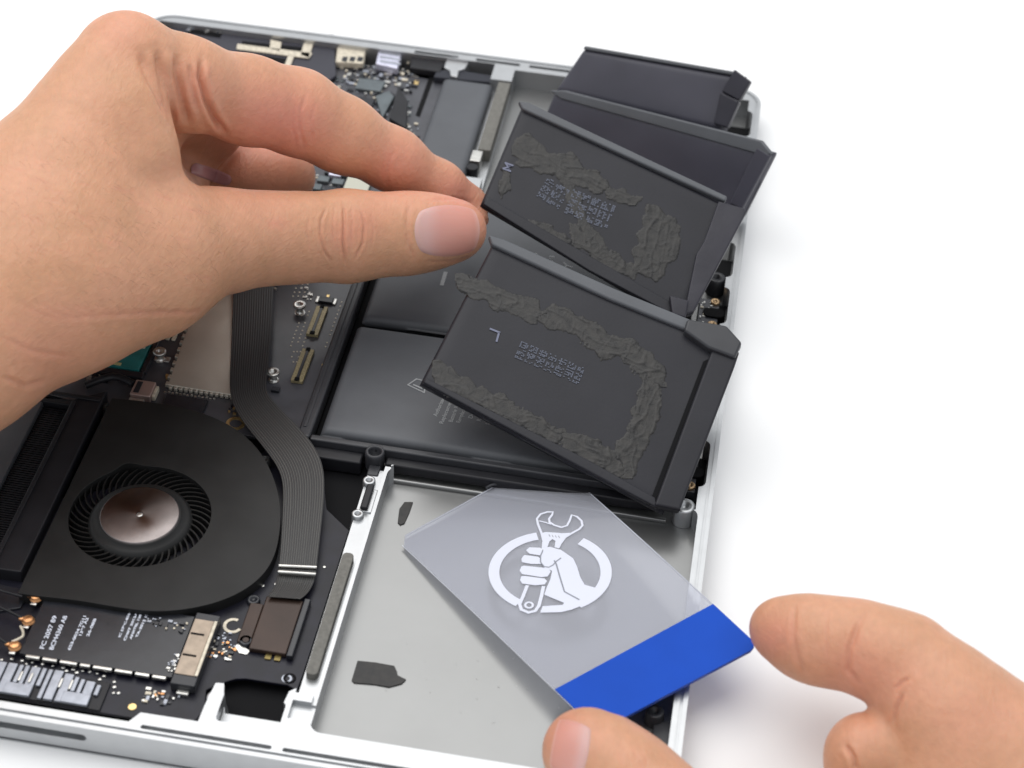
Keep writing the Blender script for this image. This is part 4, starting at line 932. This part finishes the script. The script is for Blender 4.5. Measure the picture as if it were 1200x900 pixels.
# ------------------------------------------------------------------ hands
def sdf_hand(groups, kg, h):
    """groups: list of chains of spheres (px,py,depth,rpx); rounded cones blended softly, then unioned"""
    segs = []
    for g, (k_, chains) in enumerate(groups):
        for ch in chains:
            pts = [(np.array(DP(a, c, d)), r * d / FPX) for a, c, d, r in ch]
            if len(pts) == 1: pts = pts * 2
            for (p, r1), (q, r2) in zip(pts, pts[1:]): segs.append((g, k_, p, q, r1, r2))
    lo = np.min([np.minimum(s[2] - s[4], s[3] - s[5]) for s in segs], 0) - .006
    hi = np.max([np.maximum(s[2] + s[4], s[3] + s[5]) for s in segs], 0) + .006
    def ev(P_):
        ds = [None] * len(groups)
        for g, k_, a, c, r1, r2 in segs:
            ab = c - a; L2 = ab @ ab + 1e-12
            w = P_ - a.astype(np.float32)
            t = np.clip((w @ ab.astype(np.float32)) / L2, 0, 1)
            d = np.linalg.norm(w - t[:, None] * ab.astype(np.float32), axis=1) - (r1 + (r2 - r1) * t)
            if ds[g] is None: ds[g] = d
            else:
                hh = np.clip(.5 + .5 * (ds[g] - d) / k_, 0, 1); ds[g] = ds[g] + (d - ds[g]) * hh - k_ * hh * (1 - hh)
        r_ = ds[0]
        for d, k_ in zip(ds[1:], kg):
            hh = np.clip(.5 + .5 * (r_ - d) / k_, 0, 1); r_ = r_ + (d - r_) * hh - k_ * hh * (1 - hh)
        return r_
    C4 = 4
    n4 = np.ceil((hi - lo) / (h * C4)).astype(int) + 1
    ax = [lo[i] + np.arange(n4[i]) * h * C4 for i in range(3)]
    G = np.stack(np.meshgrid(*ax, indexing='ij'), -1).reshape(-1, 3).astype(np.float32)
    v4 = ev(G).reshape(n4)
    full = np.repeat(np.repeat(np.repeat(v4, C4, 0), C4, 1), C4, 2).astype(np.float32)
    band = np.abs(full) < h * C4 * 2.3
    idx = np.argwhere(band)
    for s in range(0, len(idx), 400000):
        ii = idx[s:s + 400000]; full[ii[:, 0], ii[:, 1], ii[:, 2]] = ev((lo + ii * h).astype(np.float32))
    S = full < 0
    # surface nets
    nx, ny, nz = full.shape
    acc = np.zeros((nx - 1, ny - 1, nz - 1, 3), np.float32); cnt = np.zeros((nx - 1, ny - 1, nz - 1), np.float32)
    corners = [(i, j, k) for i in (0, 1) for j in (0, 1) for k in (0, 1)]
    for a in corners:
        for ax_ in range(3):
            if a[ax_]: continue
            c = list(a); c[ax_] = 1
            A_ = full[a[0]:nx - 1 + a[0], a[1]:ny - 1 + a[1], a[2]:nz - 1 + a[2]]; B_ = full[c[0]:nx - 1 + c[0], c[1]:ny - 1 + c[1], c[2]:nz - 1 + c[2]]
            m = (A_ < 0) != (B_ < 0); t = np.where(m, A_ / (A_ - B_ + 1e-20), 0)
            for q in range(3): acc[..., q] += m * (a[q] + (t if q == ax_ else 0))
            cnt += m
    act = cnt > 0; vid = np.full(act.shape, -1, np.int64); vid[act] = np.arange(act.sum())
    ii = np.argwhere(act); V = lo + (ii + acc[act] / cnt[act][:, None]) * h
    F = []
    for ax_ in range(3):
        o1, o2 = [(1, 2), (2, 0), (0, 1)][ax_]
        s0 = [slice(0, n_) for n_ in (nx, ny, nz)]; s1 = list(s0); s0[ax_] = slice(0, -1); s1[ax_] = slice(1, None)
        sa, sb_ = S[tuple(s0)], S[tuple(s1)]
        E_ = np.argwhere(sa != sb_); E_ = E_[(E_[:, o1] > 0) & (E_[:, o2] > 0)]
        lim = np.array(act.shape); E_ = E_[(E_[:, o1] < lim[o1]) & (E_[:, o2] < lim[o2])]
        u = np.zeros(3, int); u[o1] = 1; w = np.zeros(3, int); w[o2] = 1
        q = [vid[tuple(e.T)] for e in (E_, E_ - u, E_ - u - w, E_ - w)]
        f = np.stack(q, 1); fl = sa[tuple(E_.T)]; f[~fl] = f[~fl][:, ::-1]; F.append(f)
    F = np.concatenate(F); F = F[(F >= 0).all(1)]
    return V.astype(float), F
def subdiv_mesh(V, F, lev):
    me = bpy.data.meshes.new('h'); me.from_pydata(V.tolist(), [], F.tolist()); me.update()
    o = bpy.data.objects.new('h', me); COL.objects.link(o)
    sm = o.modifiers.new('sm', 'SMOOTH'); sm.iterations = 6; sm.factor = .5
    bpy.context.view_layer.update()
    r = bpy.data.meshes.new_from_object(o.evaluated_get(bpy.context.evaluated_depsgraph_get())); bpy.data.objects.remove(o)
    return r
def poly_dist(X, Y, px):
    P_ = np.array(px, float); d = np.full(X.shape, 1e9); tt = np.zeros(X.shape); L = len(P_) - 1
    for i in range(L):
        a, c = P_[i], P_[i + 1]; e = c - a; t = np.clip(((X - a[0]) * e[0] + (Y - a[1]) * e[1]) / (e @ e + 1e-9), 0, 1)
        q = np.hypot(X - a[0] - t * e[0], Y - a[1] - t * e[1]); m = q < d; d[m] = q[m]; tt[m] = (i + t[m]) / L
    return d, tt
SKIN = bpy.data.materials.new('skin'); SKIN.use_nodes = True; nt = SKIN.node_tree; b = nt.nodes['Principled BSDF']
at = N(nt, 'ShaderNodeAttribute', attribute_name='flush')
tc = N(nt, 'ShaderNodeTexCoord')
n1 = N(nt, 'ShaderNodeTexNoise', Scale=55, Detail=5, Roughness=.6); nt.links.new(tc.outputs['Object'], n1.inputs['Vector'])
n2 = N(nt, 'ShaderNodeTexNoise', Scale=420, Detail=3); nt.links.new(tc.outputs['Object'], n2.inputs['Vector'])
rr = N(nt, 'ShaderNodeMapRange'); rr.inputs[1].default_value = .36; rr.inputs[2].default_value = .66; nt.links.new(n1.outputs['Fac'], rr.inputs[0])
mxa = N(nt, 'ShaderNodeMix', data_type='RGBA'); mxa.inputs[6].default_value = (0.56, 0.295, 0.170, 1); mxa.inputs[7].default_value = (0.63, 0.325, 0.200, 1); nt.links.new(rr.outputs[0], mxa.inputs[0])
mxb = N(nt, 'ShaderNodeMix', data_type='RGBA'); mxb.inputs[7].default_value = (0.64, 0.245, 0.175, 1); nt.links.new(mxa.outputs[2], mxb.inputs[6]); nt.links.new(at.outputs['Fac'], mxb.inputs[0])
r3 = N(nt, 'ShaderNodeMapRange'); r3.inputs[1].default_value = .3; r3.inputs[2].default_value = .7; r3.inputs[3].default_value = .95; r3.inputs[4].default_value = 1.04; nt.links.new(n2.outputs['Fac'], r3.inputs[0])
mxc = N(nt, 'ShaderNodeVectorMath', operation='SCALE'); nt.links.new(mxb.outputs[2], mxc.inputs[0]); nt.links.new(r3.outputs[0], mxc.inputs['Scale'])
nt.links.new(mxc.outputs[0], b.inputs['Base Color'])
b.inputs['Roughness'].default_value = .48; b.inputs['Specular IOR Level'].default_value = .42
b.inputs['Subsurface Weight'].default_value = .35; b.inputs['Subsurface Radius'].default_value = (1.0, .35, .2); b.inputs['Subsurface Scale'].default_value = .0022
vo = N(nt, 'ShaderNodeTexVoronoi', Scale=1500, feature='DISTANCE_TO_EDGE'); nt.links.new(tc.outputs['Object'], vo.inputs['Vector'])
mp = N(nt, 'ShaderNodeMapping'); mp.inputs['Rotation'].default_value = (0.3, 0.2, -0.7); mp.inputs['Scale'].default_value = (1, .28, 1); nt.links.new(tc.outputs['Object'], mp.inputs[0])
n4 = N(nt, 'ShaderNodeTexNoise', Scale=900, Detail=3, Distortion=.6); nt.links.new(mp.outputs[0], n4.inputs['Vector'])
n5 = N(nt, 'ShaderNodeTexNoise', Scale=160, Detail=3); nt.links.new(tc.outputs['Object'], n5.inputs['Vector'])
bA = N(nt, 'ShaderNodeBump', Strength=.30, Distance=.00012); nt.links.new(vo.outputs['Distance'], bA.inputs['Height'])
bB = N(nt, 'ShaderNodeBump', Strength=.7, Distance=.0003); nt.links.new(n4.outputs['Fac'], bB.inputs['Height']); nt.links.new(bA.outputs[0], bB.inputs['Normal'])
bC = N(nt, 'ShaderNodeBump', Strength=.35, Distance=.0006); nt.links.new(n5.outputs['Fac'], bC.inputs['Height']); nt.links.new(bB.outputs[0], bC.inputs['Normal'])
nt.links.new(bC.outputs[0], b.inputs['Normal'])
NAIL = bpy.data.materials.new('fingernail'); NAIL.use_nodes = True; nt = NAIL.node_tree; b = nt.nodes['Principled BSDF']
ua = N(nt, 'ShaderNodeUVMap'); sp = N(nt, 'ShaderNodeSeparateXYZ'); nt.links.new(ua.outputs[0], sp.inputs[0])
cr_ = N(nt, 'ShaderNodeValToRGB'); cr_.color_ramp.elements[0].position = .0; cr_.color_ramp.elements[0].color = (0.58, 0.36, 0.32, 1)
cr_.color_ramp.elements[1].position = 1.0; cr_.color_ramp.elements[1].color = (0.66, 0.37, 0.31, 1)
for p_, c_ in ((.20, (0.60, 0.36, 0.33, 1)), (.42, (0.61, 0.30, 0.25, 1)), (.92, (0.62, 0.28, 0.22, 1))):
    e = cr_.color_ramp.elements.new(p_); e.color = c_
nt.links.new(sp.outputs[0], cr_.inputs[0]); nt.links.new(cr_.outputs[0], b.inputs['Base Color'])
b.inputs['Roughness'].default_value = .34; b.inputs['Specular IOR Level'].default_value = .35; b.inputs['Subsurface Weight'].default_value = .2; b.inputs['Subsurface Scale'].default_value = .001
w5 = N(nt, 'ShaderNodeTexNoise', Scale=40, Detail=1); mp5 = N(nt, 'ShaderNodeMapping'); mp5.inputs['Scale'].default_value = (.05, 1, 1); nt.links.new(ua.outputs[0], mp5.inputs[0]); nt.links.new(mp5.outputs[0], w5.inputs['Vector'])
b5 = N(nt, 'ShaderNodeBump', Strength=.15, Distance=.0002); nt.links.new(w5.outputs['Fac'], b5.inputs['Height']); nt.links.new(b5.outputs[0], b.inputs['Normal'])

def build_hand(groups, kg, creases, flush, h, label, swell=()):
    V, F = sdf_hand(groups, kg, h); me = subdiv_mesh(V, F, 1)
    n_ = len(me.vertices); co = np.empty(n_ * 3); me.vertices.foreach_get('co', co); co = co.reshape(-1, 3)
    nr = np.empty(n_ * 3); me.vertices.foreach_get('normal', nr); nr = nr.reshape(-1, 3)
    X, Y, Dp = pix(co)
    vd = CP - co; vd /= np.linalg.norm(vd, axis=1)[:, None]; face = np.clip((nr * vd).sum(1) * 3, 0, 1)
    disp = np.zeros(n_); fl = np.zeros(n_)
    for px, w, dep, dmax in creases:
        d, t = poly_dist(X, Y, px); taper = np.clip(np.sin(np.clip(t, 0.02, .98) * math.pi) * 2.0, 0, 1)
        m = face * (Dp < dmax) * taper
        disp -= m * dep * np.exp(-(d / w) ** 2) - m * dep * .35 * np.exp(-((d - 2.2 * w) / (1.3 * w)) ** 2)
        fl += m * .12 * np.exp(-(d / (w * 1.6)) ** 2)
    for x, y, r, dz, dmax in swell:
        disp += face * (Dp < dmax) * dz * np.exp(-((X - x) ** 2 + (Y - y) ** 2) / r ** 2)
    for x, y, r, s in flush: fl += s * np.exp(-((X - x) ** 2 + (Y - y) ** 2) / r ** 2)
    # gentle uneven flesh
    s = co * 95; disp += .00028 * (np.sin(s[:, 0] * 1.3 + 2 * np.sin(s[:, 1])) * np.sin(s[:, 1] * 1.1 + s[:, 2]) )
    co2 = co + nr * disp[:, None]; me.vertices.foreach_set('co', co2.reshape(-1))
    at_ = me.attributes.new('flush', 'FLOAT', 'POINT'); at_.data.foreach_set('value', np.clip(fl, 0, 1).astype(np.float32))
    for p in me.polygons: p.use_smooth = True
    me.update(); o = link('hand', me, SKIN); meta(o, label, 'hand')
    me.calc_loop_triangles(); nt_ = len(me.loop_triangles); tri = np.empty(nt_ * 3, np.int32); me.loop_triangles.foreach_get('vertices', tri)
    return o, BVHTree.FromPolygons([Vector(v) for v in co2], tri.reshape(-1, 3).tolist())
def build_nail(hand, bvh, quad, rnd=.35, lift=.00035, nu=30, nv=24, arc=.0):
    """quad: base-a, tip-a, tip-b, base-b in photo points; rows run base->tip"""
    a, b_, c, d = [np.array(q, float) for q in quad]; V = {}; bm = bmesh.new(); uvl = bm.loops.layers.uv.new('UVMap')
    for j in range(nv + 1):
        for i in range(nu + 1):
            u, v = i / nu, j / nv; s, t = 2 * u - 1, 2 * v - 1
            # squircle mapping rounds the corners
            S_ = s * math.sqrt(1 - rnd * t * t * .5) ; T_ = t * math.sqrt(1 - rnd * s * s * .5)
            uu, vv = (S_ + 1) / 2, (T_ + 1) / 2
            p = (a * (1 - uu) + b_ * uu) * (1 - vv) + (d * (1 - uu) + c * uu) * vv
            dr = Vector(ray(*p)); hit, nn, _, _ = bvh.ray_cast(Vector(CP), dr.normalized())
            if hit is None: continue
            e = min(1, (1 - max(abs(s), abs(t))) * 6)
            e2 = e * e * (3 - 2 * e)
            if s > .8: e2 = max(e2, min(1, (1 - abs(t)) * 6) * .9)
            V[(j, i)] = (hit, nn, e2, (u, v))
    out_ = {}
    for k_, (hit, nn, e2, u_) in V.items():
        out_[k_] = bm.verts.new(hit + nn * (-.00025 + (lift + .00025) * e2))
    for (j, i) in V:
        k4 = [(j, i), (j, i + 1), (j + 1, i + 1), (j + 1, i)]
        if all(q in V for q in k4):
            f = bm.faces.new([out_[q] for q in k4])
            for l, q in zip(f.loops, k4): l[uvl].uv = V[q][3]
    me = fin(bm)
    for p in me.polygons: p.use_smooth = True
    o = link('fingernail', me, NAIL, hand)
    sm = o.modifiers.new('sm', 'SMOOTH'); sm.iterations = 4
    return o

# hand that pinches the battery cells
back = [[(148, 74, .525, 58), (60, 245, .515, 104), (-50, 385, .50, 112), (-90, 425, .495, 112)],
        [(60, 318, .512, 117), (-50, 385, .50, 112)],
        [(108, 160, .518, 70), (60, 318, .512, 117)],
        [(116, 88, .518, 34), (146, 132, .517, 36), (164, 180, .518, 35), (190, 232, .524, 28)]]
thumb = [[(538, 270, .5730, 32), (510, 271, .5720, 37), (470, 274, .5690, 42), (405, 277, .5640, 49), (340, 279, .556, 48), (290, 279, .548, 49), (245, 283, .540, 58), (170, 302, .527, 89), (60, 318, .512, 117)]]
index = [[(148, 74, .527, 55), (215, 98, .538, 52), (290, 118, .555, 49), (350, 132, .566, 48), (400, 157, .574, 42), (462, 188, .584, 34), (515, 219, .593, 26), (549, 240, .599, 18)],
         [(549, 240, .599, 18), (565, 258, .593, 8)]]
palm = [[(172, 108, .552, 56), (80, 270, .545, 100), (-50, 385, .51, 106)], [(170, 260, .555, 70), (80, 270, .545, 100)], [(172, 108, .555, 56), (250, 150, .585, 30), (215, 175, .60, 36), (170, 260, .565, 70)]]
middle = [[(244, 200, .598, 31), (285, 203, .600, 36), (326, 206, .604, 40)], [(326, 206, .604, 40), (250, 262, .610, 40), (150, 290, .585, 60)]]
ring_f = [[(300, 250, .615, 34), (200, 290, .61, 44), (100, 320, .585, 60)]]
LC = [([(382, 244), (376, 258), (375, 275), (380, 294), (390, 310)], 1.5, .00045, 9), ([(402, 238), (403, 262), (402, 285), (405, 312)], 1.6, .00065, 9), ([(392, 240), (390, 262), (391, 290)], 1.2, .00014, 9),
      ([(412, 242), (413, 262), (411, 292)], 1.2, .00014, 9), ([(422, 246), (427, 262), (425, 285), (416, 304)], 1.5, .00045, 9), ([(434, 248), (438, 270), (434, 292)], 1.3, .00012, 9),
      ([(362, 250), (360, 272), (364, 300)], 1.5, .0001, 9),
      ([(360, 108), (352, 130), (351, 152), (357, 176)], 2.2, .00026, 9), ([(371, 118), (364, 140), (366, 170)], 2.0, .00016, 9), ([(346, 120), (343, 150), (348, 172)], 1.8, .00012, 9),
      ([(463, 172), (456, 190), (453, 206), (455, 222)], 2.4, .00022, 9), ([(455, 176), (449, 195), (448, 212)], 1.8, .0001, 9),
      ([(236, 66), (234, 92), (241, 118), (252, 140), (266, 158)], 3.4, .0017, 9), ([(208, 60), (207, 90), (213, 118), (222, 150)], 5.0, .0014, 9), ([(184, 56), (188, 85), (196, 115), (206, 148)], 5.0, .0013, 9),
      ([(221, 74), (224, 100), (232, 132)], 3.5, .0006, 9), ([(163, 60), (172, 84), (184, 110), (196, 140)], 4.5, .0009, 9)]
for k in range(9):       # soft folds fanning over the base of the thumb
    x = 20 + k * 22; LC.append(([(x, 352 + k * 1.5), (x + 22, 366), (x + 48, 374 - k), (x + 70, 372 - 2 * k)], 2.6, .00010, 9))
LC += [([(0, 440), (30, 452), (55, 446)], 3.0, .0004, 9), ([(0, 395), (40, 412), (90, 420)], 3.0, .00018, 9), ([(480, 238), (477, 254), (478, 285), (484, 302)], 2.4, .00032, 9),
       ([(495, 235), (530, 233), (556, 238)], 2.0, .0002, 9), ([(495, 307), (530, 307), (556, 302)], 2.0, .0002, 9)]
for k in range(40):
    x = random.uniform(0, 230); y = 190 + random.uniform(0, 190) - x * .15
    LC.append(([(x, y), (x + 10, y + 5 + random.uniform(-2, 2)), (x + 24, y + 8 + random.uniform(-3, 3))], 1.5, .00004, 9))
LF = [(555, 270, 26, .5), (430, 262, 24, .3), (330, 130, 45, .25), (470, 195, 45, .6), (540, 225, 30, .7), (300, 140, 50, .45), (365, 150, 45, .45), (400, 275, 22, .35), (230, 100, 35, .35), (300, 205, 60, .3), (60, 420, 60, .25), (140, 30, 40, .25), (330, 262, 8, .25), (320, 262, 5, .3)]
hL, bvL = build_hand([(.0075, back + thumb + palm), (.005, index), (.003, middle + ring_f)], [.004, .0012], LC, LF, .00042,
                     'hand reaching in from the upper left, thumb and index finger pinching two battery cells')
build_nail(hL, bvL, [(482, 240), (562, 236), (562, 303), (484, 303)], .8, .0004)
nm_ = build_nail(hL, bvL, [(270, 221), (219, 203), (227, 188), (275, 206)], .6, .0004, 24, 18)
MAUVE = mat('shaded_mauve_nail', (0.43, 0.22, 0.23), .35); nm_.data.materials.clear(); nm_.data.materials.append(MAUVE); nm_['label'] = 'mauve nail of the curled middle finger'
def hairs(hand, bvh, spots, n_, L, seed):
    r = random.Random(seed); bm = bmesh.new()
    for _ in range(n_):
        x0, y0, x1, y1 = r.choice(spots); x, y = r.uniform(x0, x1), r.uniform(y0, y1); a = math.radians(r.gauss(28, 14)); pr = None
        l = L * r.uniform(.5, 1.2)
        for k in range(4):
            t = k / 3; px = (x + math.cos(a + t * .4) * l * t, y + math.sin(a + t * .4) * l * t)
            hit, nn, _, _ = bvh.ray_cast(Vector(CP), Vector(ray(*px)).normalized())
            if hit is None: break
            c = hit + nn * (.00005 + .0004 * t); s = Vector(RM.T @ np.array([math.sin(a), math.cos(a), 0])) * .000020 * (1 - .8 * t)
            q = (bm.verts.new(c - s), bm.verts.new(c + s))
            if pr: bm.faces.new((pr[0], pr[1], q[1], q[0]))
            pr = q
    o = link('hair', fin(bm), HAIR, hand); o['kind'] = 'stuff'
HAIR = mat('dark_hair', (0.22, 0.11, 0.06), .6)
hairs(hL, bvL, [(0, 220, 200, 360), (20, 160, 150, 260), (100, 240, 260, 330)], 190, 13, 4)

# hand that holds the plastic card
r_index = [[(911, 737, .4790, 30), (935, 744, .4770, 36), (962, 750, .4740, 41), (1010, 756, .470, 44), (1060, 778, .465, 51), (1112, 836, .460, 66), (1190, 900, .455, 86)]]
r_mid = [[(1016, 884, .462, 43), (1075, 880, .462, 55)], [(1012, 960, .466, 42), (1016, 884, .462, 43)]]
r_palm = [[(1112, 836, .460, 66), (1130, 960, .46, 98), (1100, 1050, .455, 115)], [(1190, 900, .455, 86), (1240, 1060, .445, 120)], [(1100, 1050, .455, 115), (1240, 1060, .445, 120)]]
r_thumb = [[(682, 878, .4590, 40), (698, 890, .4580, 48), (745, 932, .455, 57), (800, 985, .450, 62), (880, 1060, .448, 75), (980, 1100, .45, 100), (1100, 1050, .455, 115)]]
RC = [([(932, 708), (929, 745), (934, 770), (944, 792)], 3.0, .0004, 9), ([(1006, 726), (995, 760), (994, 785), (1010, 806)], 3.0, .0006, 9), ([(1014, 716), (1004, 740), (1000, 765)], 2.6, .0002, 9),
      ([(1048, 808), (1056, 800), (1066, 794)], 2.2, .0004, 9), ([(990, 872), (1000, 888), (1004, 905)], 3, .0008, 9), ([(1046, 850), (1050, 830), (1058, 812)], 2.5, .0006, 9), ([(970, 712), (968, 740), (970, 775)], 1.8, .00015, 9)]
for k in range(14):
    x = random.uniform(720, 790); y = 862 + (x - 720) * .6 + random.uniform(0, 30)
    RC.append(([(x, y), (x + 6, y + 9), (x + 8, y + 20)], 1.6, .00008, 9))
RF = [(905, 745, 30, .55), (1000, 780, 40, .4), (660, 860, 34, .6), (1050, 800, 40, .25), (1000, 860, 40, .2), (1150, 840, 60, .2)]
hR, bvR = build_hand([(.009, r_palm + r_thumb), (.008, r_index), (.006, r_mid)], [.006, .002], RC, RF, .00042,
                     'hand at the lower right, holding the blue end of the plastic card')
build_nail(hR, bvR, [(697, 850), (655, 836), (641, 905), (686, 912)], .45, .0003, 24, 28)
